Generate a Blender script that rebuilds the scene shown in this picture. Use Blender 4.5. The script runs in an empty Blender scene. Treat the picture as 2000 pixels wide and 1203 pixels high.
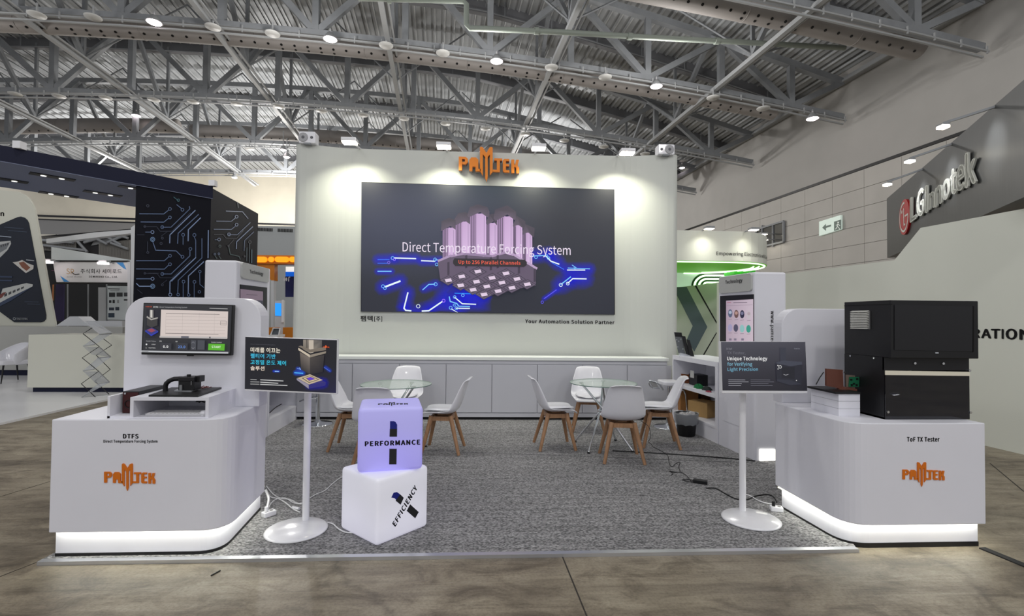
import bpy, math, random
from mathutils import Vector, Matrix, Quaternion
import mathutils.geometry as mg
random.seed(7)
SC = bpy.context.scene
COL = SC.collection
PI = math.pi
# ------------------------------------------------------------------ camera
F_PX, CAM_H, YAW, PITCH, ROLL = 960.0, 1.5, .0525, .0207, .0097
CX, CY = 1000.0, 601.5
fw = Vector((math.sin(YAW)*math.cos(PITCH), math.cos(YAW)*math.cos(PITCH), math.sin(PITCH)))
rt = Vector((math.cos(YAW), -math.sin(YAW), 0))
up = rt.cross(fw)
rt, up = rt*math.cos(ROLL)+up*math.sin(ROLL), -rt*math.sin(ROLL)+up*math.cos(ROLL)
EYE = Vector((0, 0, CAM_H))
cd = bpy.data.cameras.new('camera'); cam = bpy.data.objects.new('camera', cd); COL.objects.link(cam)
cd.sensor_width = 36; cd.sensor_fit = 'HORIZONTAL'; cd.lens = F_PX*36/2000; cd.clip_end = 200
cam.matrix_world = Matrix(((rt.x, up.x, -fw.x, 0), (rt.y, up.y, -fw.y, 0), (rt.z, up.z, -fw.z, CAM_H), (0, 0, 0, 1)))
SC.camera = cam
SC.view_settings.view_transform = 'Standard'; SC.view_settings.look = 'None'
SC.view_settings.gamma = 1; SC.view_settings.use_curve_mapping = False
SC.view_settings.exposure = 0.0
SC.cycles.transparent_max_bounces = 24
# world: soft even light of a big bright hall that goes on behind the camera
w = bpy.data.worlds.new('world'); SC.world = w; w.use_nodes = True
w.node_tree.nodes['Background'].inputs[0].default_value = (.93, .95, 1, 1)
w.node_tree.nodes['Background'].inputs[1].default_value = .60
# hall light: stand-ins for the high bays, plus fill lamps added for brightness
def area(name, loc, size, power, col=(1, 1, 1), direction=(0, 0, -1), size_y=None, spread=None):
    l = bpy.data.lights.new(name, 'AREA'); l.energy = power; l.color = col; l.size = size
    if size_y: l.shape = 'RECTANGLE'; l.size_y = size_y
    if spread: l.spread = spread
    o = bpy.data.objects.new(name, l); COL.objects.link(o); o.location = loc
    o.rotation_euler = Vector(direction).to_track_quat('-Z', 'Y').to_euler()
    return o
TH = .0954
HU = Vector((math.cos(TH), math.sin(TH), 0)); HV = Vector((-math.sin(TH), math.cos(TH), 0))
def hall(u, v, z): return HU*u+HV*v+Vector((0, 0, z))
def bay(loc, power):
    l = bpy.data.lights.new('hall_bay_fill_light', 'POINT'); l.energy = power; l.color = (1, .975, .94); l.shadow_soft_size = .5
    o = bpy.data.objects.new('hall_bay_fill_light', l); COL.objects.link(o); o.location = loc; return o
for (u, v) in ((-9, -5), (3, -5), (14, -6)): bay(hall(u, v, 12.0), 900)
for (u, v) in ((-6, -12), (8, -12)): bay(hall(u, v, 11.0), 800)  # fill lamps added behind the camera for more frontal light
for (u, v) in ((-16, 6), (-2, 7), (12, 6)): bay(hall(u, v, 12.4), 800)
for (u, v) in ((-22.5, 21), (-6.5, 21), (1.5, 21), (10, 21), (-14.5, 37), (1.5, 37)): bay(hall(u, v, 12.4), 520)
for (u, v) in ((-30, 50), (-14, 46), (8, 44), (-20, 59), (-8, 60)): bay(hall(u, v, 12.6), 2600)  # fill lamps added to brighten the end wall

# ------------------------------------------------------------------ helpers
def ray(px, py): return fw + rt*((px-CX)/F_PX) - up*((py-CY)/F_PX)
def Zp(px, py, z=0.0): d = ray(px, py); return EYE + d*((z-CAM_H)/d.z)
def Yp(px, py, y): d = ray(px, py); return EYE + d*(y/d.y)
def Xp(px, py, x): d = ray(px, py); return EYE + d*(x/d.x)
def Vp(px, py, v):
    d = ray(px, py); return EYE + d*(v/d.dot(HV))
def PLp(px, py, P, N):
    d = ray(px, py); return EYE + d*((Vector(P)-EYE).dot(N)/d.dot(N))
def lin(c): return tuple(((v/255/12.92) if v/255 <= .04045 else ((v/255+.055)/1.055)**2.4) for v in c)

MATS = {}
def mat(name, col, rough=.6, metal=0, emit=None, es=1.0, trans=0, spec=.5, bump=0, bscale=40, alpha=1, coat=0, var=0, vscale=3, vstretch=(1, 1, 1), ior=1.45):
    if name in MATS: return MATS[name]
    m = bpy.data.materials.new(name); m.use_nodes = True; MATS[name] = m
    nt = m.node_tree; b = nt.nodes['Principled BSDF']; N = nt.nodes; L = nt.links
    c = lin(col); b.inputs['Base Color'].default_value = (*c, 1)
    b.inputs['Roughness'].default_value = rough; b.inputs['Metallic'].default_value = metal
    b.inputs['Specular IOR Level'].default_value = spec; b.inputs['Transmission Weight'].default_value = trans
    b.inputs['Alpha'].default_value = alpha; b.inputs['Coat Weight'].default_value = coat; b.inputs['IOR'].default_value = ior
    if emit: b.inputs['Emission Color'].default_value = (*lin(emit), 1); b.inputs['Emission Strength'].default_value = es
    if var or bump:
        tc = N.new('ShaderNodeTexCoord'); mp = N.new('ShaderNodeMapping'); mp.inputs['Scale'].default_value = vstretch
        L.new(tc.outputs['Object'], mp.inputs[0])
    if var:
        n = N.new('ShaderNodeTexNoise'); n.inputs['Scale'].default_value = vscale; n.inputs['Detail'].default_value = 6; L.new(mp.outputs[0], n.inputs[0])
        r = N.new('ShaderNodeMapRange'); r.inputs[1].default_value = .3; r.inputs[2].default_value = .7; r.inputs[3].default_value = 1-var; r.inputs[4].default_value = 1+var
        L.new(n.outputs[0], r.inputs[0])
        x = N.new('ShaderNodeMix'); x.data_type = 'RGBA'; x.blend_type = 'MULTIPLY'; x.inputs[0].default_value = 1
        x.inputs[6].default_value = (*c, 1); L.new(r.outputs[0], x.inputs[7]); L.new(x.outputs[2], b.inputs['Base Color'])
    if bump:
        n2 = N.new('ShaderNodeTexNoise'); n2.inputs['Scale'].default_value = bscale; n2.inputs['Detail'].default_value = 4; L.new(mp.outputs[0], n2.inputs[0])
        bp = N.new('ShaderNodeBump'); bp.inputs['Strength'].default_value = bump; bp.inputs['Distance'].default_value = .01
        L.new(n2.outputs[0], bp.inputs['Height']); L.new(bp.outputs[0], b.inputs['Normal'])
    return m
def attr_mat(name, strength, paint=False, rough=.4):
    if name in MATS: return MATS[name]
    m = bpy.data.materials.new(name); m.use_nodes = True; MATS[name] = m
    nt = m.node_tree; N = nt.nodes; L = nt.links; b = N['Principled BSDF']; out = N['Material Output']
    a = N.new('ShaderNodeAttribute'); a.attribute_name = 'Col'
    if paint:
        L.new(a.outputs['Color'], b.inputs['Base Color'])
    else:
        b.inputs['Base Color'].default_value = (.012, .012, .014, 1)
        L.new(a.outputs['Color'], b.inputs['Emission Color']); b.inputs['Emission Strength'].default_value = strength
    b.inputs['Roughness'].default_value = rough
    t = N.new('ShaderNodeBsdfTransparent'); mx = N.new('ShaderNodeMixShader')
    L.new(a.outputs['Alpha'], mx.inputs[0]); L.new(t.outputs[0], mx.inputs[1]); L.new(b.outputs[0], mx.inputs[2]); L.new(mx.outputs[0], out.inputs[0])
    return m

class MB:
    def __init__(s): s.v = []; s.f = []; s.sm = []
    def add(s, vs, fs, smooth=False):
        n = len(s.v); s.v += [Vector(v) for v in vs]; s.f += [[n+i for i in f] for f in fs]; s.sm += [smooth]*len(fs); return s
    def box(s, a, b, M=None):
        x0, y0, z0 = a; x1, y1, z1 = b
        vs = [Vector(p) for p in ((x0, y0, z0), (x1, y0, z0), (x1, y1, z0), (x0, y1, z0), (x0, y0, z1), (x1, y0, z1), (x1, y1, z1), (x0, y1, z1))]
        if M: vs = [M @ v for v in vs]
        return s.add(vs, [(3, 2, 1, 0), (4, 5, 6, 7), (0, 1, 5, 4), (1, 2, 6, 5), (2, 3, 7, 6), (3, 0, 4, 7)])
    def cbox(s, c, d, M=None):
        return s.box([c[i]-d[i]/2 for i in range(3)], [c[i]+d[i]/2 for i in range(3)], M)
    def beam(s, p, q, w_, h_=None, upv=(0, 0, 1)):   # rectangular bar from p to q
        p, q = Vector(p), Vector(q); d = (q-p).normalized(); h_ = h_ or w_
        u = Vector(upv)
        if abs(d.dot(u)) > .95: u = Vector((0, 1, 0)) if abs(d.y) < .9 else Vector((1, 0, 0))
        a = d.cross(u).normalized()*w_/2; b = a.cross(d).normalized()*h_/2
        vs = [p-a-b, p+a-b, p+a+b, p-a+b, q-a-b, q+a-b, q+a+b, q-a+b]
        return s.add(vs, [(3, 2, 1, 0), (4, 5, 6, 7), (0, 1, 5, 4), (1, 2, 6, 5), (2, 3, 7, 6), (3, 0, 4, 7)])
    def cyl(s, p, q, r0, r1=None, n=16, caps=True):
        p, q = Vector(p), Vector(q); r1 = r0 if r1 is None else r1; d = (q-p).normalized()
        u = Vector((0, 0, 1)) if abs(d.z) < .9 else Vector((1, 0, 0))
        a = d.cross(u).normalized(); b = a.cross(d).normalized()
        vs = []
        for i in range(n):
            t = 2*PI*i/n; o = a*math.cos(t)+b*math.sin(t); vs += [p+o*r0, q+o*r1]
        fs = [(2*i, 2*i+1, (2*i+3) % (2*n), (2*i+2) % (2*n)) for i in range(n)]
        s.add(vs, fs, True)
        if caps:
            s.add([vs[2*i] for i in range(n)], [list(range(n))]); s.add([vs[2*i+1] for i in range(n)], [list(range(n))[::-1]])
        return s
    def tube(s, pts, r, n=8, closed=False):
        pts = [Vector(p) for p in pts]; m = len(pts); rings = []
        prev = None
        for i, p in enumerate(pts):
            if closed: d = (pts[(i+1) % m]-pts[i-1])
            else: d = pts[min(i+1, m-1)]-pts[max(i-1, 0)]
            d.normalize()
            if prev is None: u = Vector((0, 0, 1)) if abs(d.z) < .9 else Vector((1, 0, 0)); a = d.cross(u).normalized()
            else: a = (prev-d*prev.dot(d)).normalized()
            prev = a; b = d.cross(a); rr = r[i] if isinstance(r, (list, tuple)) else r
            rings.append([p+(a*math.cos(2*PI*k/n)+b*math.sin(2*PI*k/n))*rr for k in range(n)])
        vs = [v for g in rings for v in g]; fs = []
        for i in range(m if closed else m-1):
            j = (i+1) % m
            for k in range(n): fs.append((i*n+k, i*n+(k+1) % n, j*n+(k+1) % n, j*n+k))
        s.add(vs, fs, True)
        if not closed: s.add(rings[0], [list(range(n))[::-1]]); s.add(rings[-1], [list(range(n))])
        return s
    def lathe(s, prof, c=(0, 0, 0), n=32, M=None):
        vs = []
        for r, z in prof:
            for k in range(n): vs.append(Vector((c[0]+r*math.cos(2*PI*k/n), c[1]+r*math.sin(2*PI*k/n), c[2]+z)))
        if M: vs = [M @ v for v in vs]
        fs = [(i*n+k, i*n+(k+1) % n, (i+1)*n+(k+1) % n, (i+1)*n+k) for i in range(len(prof)-1) for k in range(n)]
        s.add(vs, fs, True); return s
    def prism(s, poly, z0, z1, fr=None):     # poly list of (a,b); extruded z0..z1; fr maps (a,b,c)->world
        g = fr or (lambda a, b, c: Vector((a, b, c)))
        n = len(poly); vs = [g(a, b, z0) for a, b in poly]+[g(a, b, z1) for a, b in poly]
        s.add(vs, [list(range(n))[::-1], list(range(n, 2*n))]+[(i, (i+1) % n, n+(i+1) % n, n+i) for i in range(n)]); return s
    def sheet(s, rows, smooth=True):
        m = len(rows[0]); vs = [p for r in rows for p in r]
        return s.add(vs, [(i*m+j, i*m+j+1, (i+1)*m+j+1, (i+1)*m+j) for i in range(len(rows)-1) for j in range(m-1)], smooth)

ROOT = {}
def _inv(parent):
    p = parent
    while p.parent: p = p.parent
    return ROOT.get(p.name, Matrix.Identity(4))
def props(o, label=None, cat=None, group=None, kind=None):
    if label: o['label'] = label
    if cat: o['category'] = cat
    if group: o['group'] = group
    if kind: o['kind'] = kind
    return o
def thing(name, label, cat, loc=(0, 0, 0), rz=0, group=None, kind=None):
    o = bpy.data.objects.new(name, None); COL.objects.link(o); o.empty_display_size = .1
    o.location = loc; o.rotation_euler = (0, 0, rz)
    ROOT[o.name] = (Matrix.Translation(Vector(loc)) @ Matrix.Rotation(rz, 4, 'Z')).inverted()
    return props(o, label, cat, group, kind)
def obj(name, mb, m, parent=None, world=True, bevel=0, seg=2, loc=None, solid=0, recalc=True, sub=0):
    me = bpy.data.meshes.new(name)
    T = Matrix.Identity(4)
    if parent is not None and world: T = _inv(parent)
    if parent is None and loc is not None and world: T = Matrix.Translation(-Vector(loc))
    me.from_pydata([T @ v for v in mb.v], [], mb.f)
    me.polygons.foreach_set('use_smooth', mb.sm)
    me.materials.append(m)
    if recalc:
        import bmesh
        bm = bmesh.new(); bm.from_mesh(me); bmesh.ops.recalc_face_normals(bm, faces=bm.faces); bm.to_mesh(me); bm.free()
    o = bpy.data.objects.new(name, me); COL.objects.link(o)
    if parent is not None: o.parent = parent
    elif loc is not None: o.location = loc
    if parent is None: ROOT[o.name] = Matrix.Translation(-Vector(loc or (0, 0, 0)))
    if solid: x = o.modifiers.new('s', 'SOLIDIFY'); x.thickness = solid; x.offset = 0
    if sub: x = o.modifiers.new('u', 'SUBSURF'); x.levels = sub; x.render_levels = sub
    if bevel: x = o.modifiers.new('b', 'BEVEL'); x.width = bevel; x.segments = seg; x.limit_method = 'ANGLE'; x.angle_limit = .6
    return o
def top(name, mb, m, label, cat, loc=(0, 0, 0), group=None, **k):
    return props(obj(name, mb, m, None, loc=loc, **k), label, cat, group)
def struct(name, mb, m, **k): return props(obj(name, mb, m, **k), kind='structure')
def dup(root, loc, rz, label=None, group=None):
    r = root.copy(); COL.objects.link(r); r.location = loc; r.rotation_euler = (0, 0, rz)
    ROOT[r.name] = (Matrix.Translation(Vector(loc)) @ Matrix.Rotation(rz, 4, 'Z')).inverted()
    if label: r['label'] = label
    if group: r['group'] = group
    for ch in list(root.children):
        c = ch.copy(); COL.objects.link(c); c.parent = r
        for g in list(ch.children):
            d = g.copy(); COL.objects.link(d); d.parent = c
    return r

class Fr:
    """flat frame in the world: origin O, axes U (right) and V (up), N towards the viewer"""
    def __init__(s, O, U, V=(0, 0, 1)):
        s.O = Vector(O); s.U = Vector(U).normalized(); V = Vector(V); s.V = (V-s.U*V.dot(s.U)).normalized(); s.N = s.U.cross(s.V)
        if s.N.dot(EYE-s.O) < 0: s.N = -s.N
    def at(s, px, py):
        p = PLp(px, py, s.O, s.N)-s.O; return p.dot(s.U), p.dot(s.V)
    def p(s, u, v, n=0): return s.O+s.U*u+s.V*v+s.N*n
    def px(s, x, y, n=0): u, v = s.at(x, y); return s.p(u, v, n)
    def off(s, n): return Fr(s.O+s.N*n, s.U, s.V)
def frq(bl, br, y, y2=None):      # vertical frame through two pixels at depths y, y2
    a = Yp(*bl, y); b = Yp(*br, y2 if y2 else y); return Fr(a, b-a)

TXT = {}
FONT = None
try:
    import os
    FONT = bpy.data.fonts.load(os.path.join(bpy.utils.system_resource('DATAFILES'), 'fonts', 'Noto Sans CJK Regular.woff2'))
except Exception: FONT = None
def glyphs(s, bold=0, extrude=0):
    k = (s, bold, extrude)
    if k in TXT: return TXT[k]
    cu = bpy.data.curves.new('t', 'FONT'); cu.body = s; cu.size = 1; cu.resolution_u = 3; cu.extrude = extrude
    if FONT: cu.font = FONT
    cu.space_character = 1+bold*1.9
    o = bpy.data.objects.new('t', cu); COL.objects.link(o)
    dg = bpy.context.evaluated_depsgraph_get(); me = bpy.data.meshes.new_from_object(o.evaluated_get(dg))
    vs = [v.co.copy() for v in me.vertices]; fs = [list(p.vertices) for p in me.polygons]
    bpy.data.objects.remove(o); bpy.data.curves.remove(cu); bpy.data.meshes.remove(me)
    if bold:      # heavier weight: the outline repeated a hair to each side
        e = bold*(.42 if FONT else 1); v0, f0, vs, fs = vs, fs, [], []
        for dx, dy in ((-e, 0), (e, 0), (-e*.3, e*.6), (e*.3, -e*.6), (0, 0)):
            n = len(vs); vs += [v+Vector((dx, dy, 0)) for v in v0]; fs += [[n+q for q in f] for f in f0]
    TXT[k] = (vs, fs); return TXT[k]
def text_mb(s, fr, quad, n=.002, bold=.0, depth=0, mb=None):
    """letters fitted to 4 pixel corners bl, br, tl of the frame (bounding box of the ink)"""
    vs, fs = glyphs(s, bold, .5 if depth else 0)
    x0 = min(v.x for v in vs); x1 = max(v.x for v in vs); y0 = min(v.y for v in vs); y1 = max(v.y for v in vs)
    bl, br, tl = [Vector(fr.at(*q)) for q in quad]
    mb = mb or MB()
    out = []
    for v in vs:
        q = bl+(br-bl)*((v.x-x0)/(x1-x0))+(tl-bl)*((v.y-y0)/(y1-y0))
        out.append(fr.p(q.x, q.y, n+(v.z+.5)*depth))
    mb.add(out, fs); return mb
def text(name, s, fr, quad, m, parent, n=.002, bold=.0, depth=0, label=None):
    o = obj(name, text_mb(s, fr, quad, n, bold, depth), m, parent, recalc=False)
    if label: o['label'] = label
    return o
def tbox(x0, y1, x1, y0, dy=0): return ((x0, y1), (x1, y1+dy), (x0, y0))

class Pic:
    """flat printed / displayed picture built of coloured polygons given in photo pixels on a frame"""
    def __init__(s, fr, step=.0004): s.fr = fr; s.v = []; s.f = []; s.c = []; s.n = 0; s.step = step
    clip = None
    def poly(s, pts, col, cols=None, lay=True):
        if s.clip: pts = [s.clip(x, y) for x, y in pts]
        if lay: s.n += s.step
        i = len(s.v); s.v += [s.fr.px(x, y, s.n) for x, y in pts]; s.f.append(list(range(i, i+len(pts))))
        if cols: s.c += [(*lin(c[:3]), c[3] if len(c) > 3 else 1) for c in cols]
        else: s.c += [(*lin(col[:3]), col[3] if len(col) > 3 else 1)]*len(pts)
        return s
    def rect(s, x0, y0, x1, y1, col, sl=0): return s.poly([(x0, y0), (x1, y0+sl), (x1, y1+sl), (x0, y1)], col)
    def grid(s, quad, fn, nx=10, ny=6):
        (ax, ay), (bx, by), (cx, cy), (dx, dy) = quad; s.n += s.step
        g = [[((ax*(1-i/nx)+bx*i/nx)*(1-j/ny)+(dx*(1-i/nx)+cx*i/nx)*j/ny, (ay*(1-i/nx)+by*i/nx)*(1-j/ny)+(dy*(1-i/nx)+cy*i/nx)*j/ny, i/nx, j/ny) for i in range(nx+1)] for j in range(ny+1)]
        for j in range(ny):
            for i in range(nx):
                q = (g[j][i], g[j][i+1], g[j+1][i+1], g[j+1][i]); s.poly([(a, b) for a, b, _, _ in q], None, [fn(c, d) for _, _, c, d in q], lay=False)
        return s
    def line(s, pts, w_, col, lay=True):
        if lay: s.n += s.step
        for (a, b), (c, d) in zip(pts, pts[1:]):
            L = math.hypot(c-a, d-b) or 1; nx, ny = -(d-b)/L*w_/2, (c-a)/L*w_/2; ex, ey = (c-a)/L*w_*.2, (d-b)/L*w_*.2
            s.poly([(a+nx-ex, b+ny-ey), (c+nx+ex, d+ny+ey), (c-nx+ex, d-ny+ey), (a-nx-ex, b-ny-ey)], col, lay=False)
        return s
    def ring(s, x, y, r, w_, col, n=14):
        s.n += s.step; i = len(s.v)
        for k in range(n):
            t = 2*PI*k/n; s.v += [s.fr.px(x+r*math.cos(t), y+r*math.sin(t), s.n), s.fr.px(x+(r-w_)*math.cos(t), y+(r-w_)*math.sin(t), s.n)]
            s.c += [(*lin(col[:3]), 1)]*2
            a, b = i+2*k, i+2*((k+1) % n); s.f.append([a, b, b+1, a+1])
        return s
    def disc(s, x, y, rx, ry, col, n=18):
        return s.poly([(x+rx*math.cos(2*PI*k/n), y+ry*math.sin(2*PI*k/n)) for k in range(n)], col)
    def glow(s, pts, r, col, a=.8):
        s.n += s.step
        c1 = (*col, a); c0 = (*col, 0)
        for (ax, ay), (bx, by) in zip(pts, pts[1:]):
            L = math.hypot(bx-ax, by-ay) or 1; nx, ny = -(by-ay)/L*r, (bx-ax)/L*r
            s.poly([(ax, ay), (bx, by), (bx+nx, by+ny), (ax+nx, ay+ny)], None, [c1, c1, c0, c0], lay=False)
            s.poly([(ax, ay), (bx, by), (bx-nx, by-ny), (ax-nx, ay-ny)], None, [c1, c1, c0, c0], lay=False)
            for (cx, cy), t0 in (((ax, ay), math.atan2(ny, nx)), ((bx, by), math.atan2(-ny, -nx))):
                for k in range(4):
                    t1 = t0+PI*k/4; t2 = t0+PI*(k+1)/4
                    s.poly([(cx, cy), (cx+r*math.cos(t1), cy+r*math.sin(t1)), (cx+r*math.cos(t2), cy+r*math.sin(t2))], None, [c1, c0, c0], lay=False)
        return s
    def word(s, t, quad, col, bold=0):
        s.n += s.step; mb = text_mb(t, s.fr, quad, s.n, bold); i = len(s.v); s.v += mb.v; s.f += [[i+k for k in f] for f in mb.f]; s.c += [(*lin(col), 1)]*len(mb.v); return s
    def build(s, name, m, parent):
        mb = MB(); mb.v = s.v; mb.f = s.f; mb.sm = [False]*len(s.f)
        o = obj(name, mb, m, parent, recalc=False)
        a = o.data.color_attributes.new('Col', 'FLOAT_COLOR', 'POINT')
        a.data.foreach_set('color', [x for c in s.c for x in c]); return o

def rrect(x0, y0, x1, y1, r, n=5, corners='1111'):   # rounded rectangle (a,b) ccw from bottom-left
    out = []
    for k, (cx, cy, t0) in enumerate(((x0+r, y0+r, PI), (x1-r, y0+r, 1.5*PI), (x1-r, y1-r, 0), (x0+r, y1-r, .5*PI))):
        if corners[k] == '1':
            out += [(cx+r*math.cos(t0+PI/2*i/n), cy+r*math.sin(t0+PI/2*i/n)) for i in range(n+1)]
        else: out.append(((x0, y0), (x1, y0), (x1, y1), (x0, y1))[k])
    return out
def fillet(pts, rs, n=6):
    out = []; m = len(pts)
    for i, p in enumerate(pts):
        r = rs[i]
        if not r: out.append(tuple(p)); continue
        p = Vector(p); a = (Vector(pts[i-1])-p); b = (Vector(pts[(i+1) % m])-p); a.normalize(); b.normalize()
        P0 = p+a*r; P1 = p+b*r
        for k in range(n+1):
            t = k/n; q = P0*(1-t)**2+p*2*t*(1-t)+P1*t*t; out.append((q.x, q.y))
    return out

# ------------------------------------------------------------------ materials
WHITE = mat('white_panel', (226, 226, 234), .45, var=.02, vscale=2)
WALLW = mat('white_backdrop', (196, 199, 194), .5)
GREYC = mat('grey_cabinet', (200, 201, 208), .5)
BLACK = mat('black_paint', (16, 16, 19), .45)
BLACKM = mat('black_satin', (22, 22, 26), .4)
CHROME = mat('chrome', (225, 228, 232), .12, 1)
STEEL = mat('steel_paint', (136, 139, 143), .55, .0, var=.08, vscale=2)
STEELL = mat('steel_light', (160, 162, 164), .5)
DUCT = mat('duct_fabric', (150, 145, 142), .7, var=.05, vscale=.8)
WOOD = mat('beech_wood', (158, 120, 88), .45, var=.18, vscale=8, vstretch=(9, 9, 1))
PLASTIC = mat('white_plastic', (226, 226, 232), .35, coat=.3)
STAND = mat('white_lacquer', (232, 232, 236), .2, coat=.5)
ORANGE = mat('orange_letters', (232, 132, 22), .35)
TEXTK = mat('black_vinyl', (14, 14, 18), .5)
LAMP = mat('lamp_glow', (255, 250, 235), .5, emit=(255, 246, 222), es=14)
LAMPW = mat('high_bay_glow', (255, 240, 245), .5, emit=(255, 236, 238), es=12)
NAVY = mat('navy_laminate', (17, 21, 46), .6, spec=.3)
TEAL = mat('grey_vinyl', (104, 117, 130), .6)

# ------------------------------------------------------------------ the hall
def floor_material():
    m = bpy.data.materials.new('stained_concrete'); m.use_nodes = True; N = m.node_tree.nodes; L = m.node_tree.links; b = N['Principled BSDF']
    tc = N.new('ShaderNodeTexCoord')
    def noise(sc, stretch, rot=0, det=8, dist=0, rough=.6):
        mp = N.new('ShaderNodeMapping'); mp.inputs['Scale'].default_value = stretch; mp.inputs['Rotation'].default_value = (0, 0, rot)
        L.new(tc.outputs['Object'], mp.inputs[0]); n = N.new('ShaderNodeTexNoise'); n.inputs['Scale'].default_value = sc; n.inputs['Detail'].default_value = det
        n.inputs['Distortion'].default_value = dist; n.inputs['Roughness'].default_value = rough; L.new(mp.outputs[0], n.inputs[0]); return n.outputs[0]
    def ramp(src, p):
        r = N.new('ShaderNodeValToRGB'); L.new(src, r.inputs[0]); e = r.color_ramp.elements
        while len(e) < len(p): e.new(.5)
        for k, (x, c) in enumerate(p): e[k].position = x; e[k].color = (*lin(c), 1)
        return r.outputs[0]
    def mix(a, c2, f, mode='MIX'):
        x = N.new('ShaderNodeMix'); x.data_type = 'RGBA'; x.blend_type = mode
        if isinstance(f, float): x.inputs[0].default_value = f
        else: L.new(f, x.inputs[0])
        L.new(a, x.inputs[6]); L.new(c2, x.inputs[7]); return x.outputs[2]
    base = ramp(noise(.8, (1, 1.5, 1), .2, 8, .6), [(.32, (120, 111, 98)), (.5, (154, 145, 129)), (.68, (178, 170, 153))])
    blot = ramp(noise(3.4, (.8, 1.3, 1), .4, 9, .9, .7), [(.36, (148, 138, 126)), (.52, (235, 232, 226)), (.66, (255, 255, 252))])
    c = mix(base, blot, .75, 'MULTIPLY')
    streak = ramp(noise(1.7, (.3, 4.2, 1), .04, 8, .7, .7), [(.38, (168, 160, 150)), (.6, (255, 254, 250))])
    c = mix(c, streak, .5, 'MULTIPLY')
    scr = ramp(noise(5, (.16, 9, 1), -.62, 5, .5, .7), [(.34, (172, 166, 156)), (.44, (255, 255, 255))])
    c = mix(c, scr, .35, 'MULTIPLY')
    scr2 = ramp(noise(7, (.16, 8, 1), .5, 5, .5, .7), [(.60, (255, 255, 255)), (.68, (200, 196, 188))])
    c = mix(c, scr2, .35, 'MULTIPLY')
    fine = ramp(noise(60, (1, 1, 1), 0, 6), [(.35, (176, 170, 164)), (.55, (255, 255, 255))])
    c = mix(c, fine, .4, 'MULTIPLY')
    vo = N.new('ShaderNodeTexVoronoi'); vo.feature = 'DISTANCE_TO_EDGE'; vo.inputs['Scale'].default_value = .55
    wn = noise(1.4, (1, 1, 1), 0, 6); vm = N.new('ShaderNodeVectorMath'); vm.operation = 'SCALE'; vm.inputs[3].default_value = 1.0
    cm = N.new('ShaderNodeMix'); cm.data_type = 'VECTOR'; cm.inputs[0].default_value = .4
    nn = N.new('ShaderNodeTexNoise'); nn.inputs['Scale'].default_value = 1.3; nn.inputs['Detail'].default_value = 6; L.new(tc.outputs['Object'], nn.inputs[0])
    L.new(tc.outputs['Object'], cm.inputs[4]); L.new(nn.outputs['Color'], cm.inputs[5]); L.new(cm.outputs[1], vo.inputs['Vector'])
    cr = ramp(vo.outputs[0], [(.0, (110, 100, 90)), (.012, (255, 255, 255))])
    c = mix(c, cr, .35, 'MULTIPLY')
    L.new(c, b.inputs['Base Color'])
    r = N.new('ShaderNodeMapRange'); r.inputs[3].default_value = .32; r.inputs[4].default_value = .60; L.new(noise(2.2, (.5, 3, 1), .1), r.inputs[0]); L.new(r.outputs[0], b.inputs['Roughness'])
    bp = N.new('ShaderNodeBump'); bp.inputs['Strength'].default_value = .25; bp.inputs['Distance'].default_value = .01; L.new(noise(14, (.5, 3, 1), .1), bp.inputs['Height']); L.new(bp.outputs[0], b.inputs['Normal'])
    return m
fl = struct('floor', MB().add([(-45, -14, 0), (40, -14, 0), (40, 60, 0), (-45, 60, 0)], [(0, 1, 2, 3)]), floor_material())
jm = mat('joint_dark', (52, 48, 44), .8)
def fseg(px0, px1, w_): a = Zp(*px0, .0008); b = Zp(*px1, .0008); return MB().beam(a, b, w_, .0012)
for a, b, w_ in (((1099, 1088), (1146, 1203), .008), ((0, 970), (98, 940), .006), ((0, 1126), (92, 1090), .006), ((1934, 905), (2000, 960), .01)):
    obj('floor_joint', fseg(a, b, w_), jm, fl)

def hobj(name, boxes, m, parent=None, **k):
    mb = MB()
    for b in boxes: mb.v and None; mb.box(*b)
    mb.v = [hall(v.x, v.y, v.z) for v in mb.v]; return obj(name, mb, m, parent, **k)
PLASTER = mat('hall_plaster', (168, 166, 163), .85, var=.04, vscale=.6)
TILE = mat('hall_tile', (178, 175, 170), .6, var=.05, vscale=.7)
WU = 22.9
wr = props(hobj('wall_right', [((WU, -12, 9.9), (WU+.4, 70, 21.2))], PLASTER), kind='structure')
hobj('backing', [((WU+.05, -12, 0), (WU+.35, 70, 9.9))], jm, wr)
hobj('black_wall_line', [((WU-.02, -12, 9.85), (WU+.02, 70, 10.0))], BLACK, wr)  # black line between the plaster and the tiles
cnt = 0
for r_ in range(10):
    z1 = 9.83-r_*1.02; z0 = max(z1-1.0, .0)
    if z1 < .3: break
    for k in range(28):
        v0 = 6+k*2.2; off = 1.1*(r_ % 2)*0
        hobj('wall_panel', [((WU-.0, v0+off, z0), (WU+.06, v0+off+2.18, z1))], TILE, wr)
BACKM = mat('back_wall_board', (216, 209, 192), .8, var=.05, vscale=.5)
BW = 67
wb = props(hobj('wall_back', [((-62, BW, 0), (WU+.3, BW+.4, 21.4))], BACKM), kind='structure')
hobj('rail', [((-62, BW-.2, 12.8), (WU, BW, 12.95)), ((-62, BW-.2, 13.2), (WU, BW, 13.42))], BLACKM, wb)
hobj('upper_band', [((-62, BW-.1, 11.1), (WU, BW, 12.85))], mat('band_grey', (128, 127, 126), .7), wb)
hobj('lower_cladding', [((-62, BW-.1, 0), (WU, BW, 11.1))], mat('cladding_grey', (190, 184, 172), .7, var=.05, vscale=.4), wb)
for k in range(15):
    hobj('cladding_seam', [((-46+k*5, BW-.14, 0), (-46+k*5+.08, BW-.05, 11.1))], jm, wb)
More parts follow.
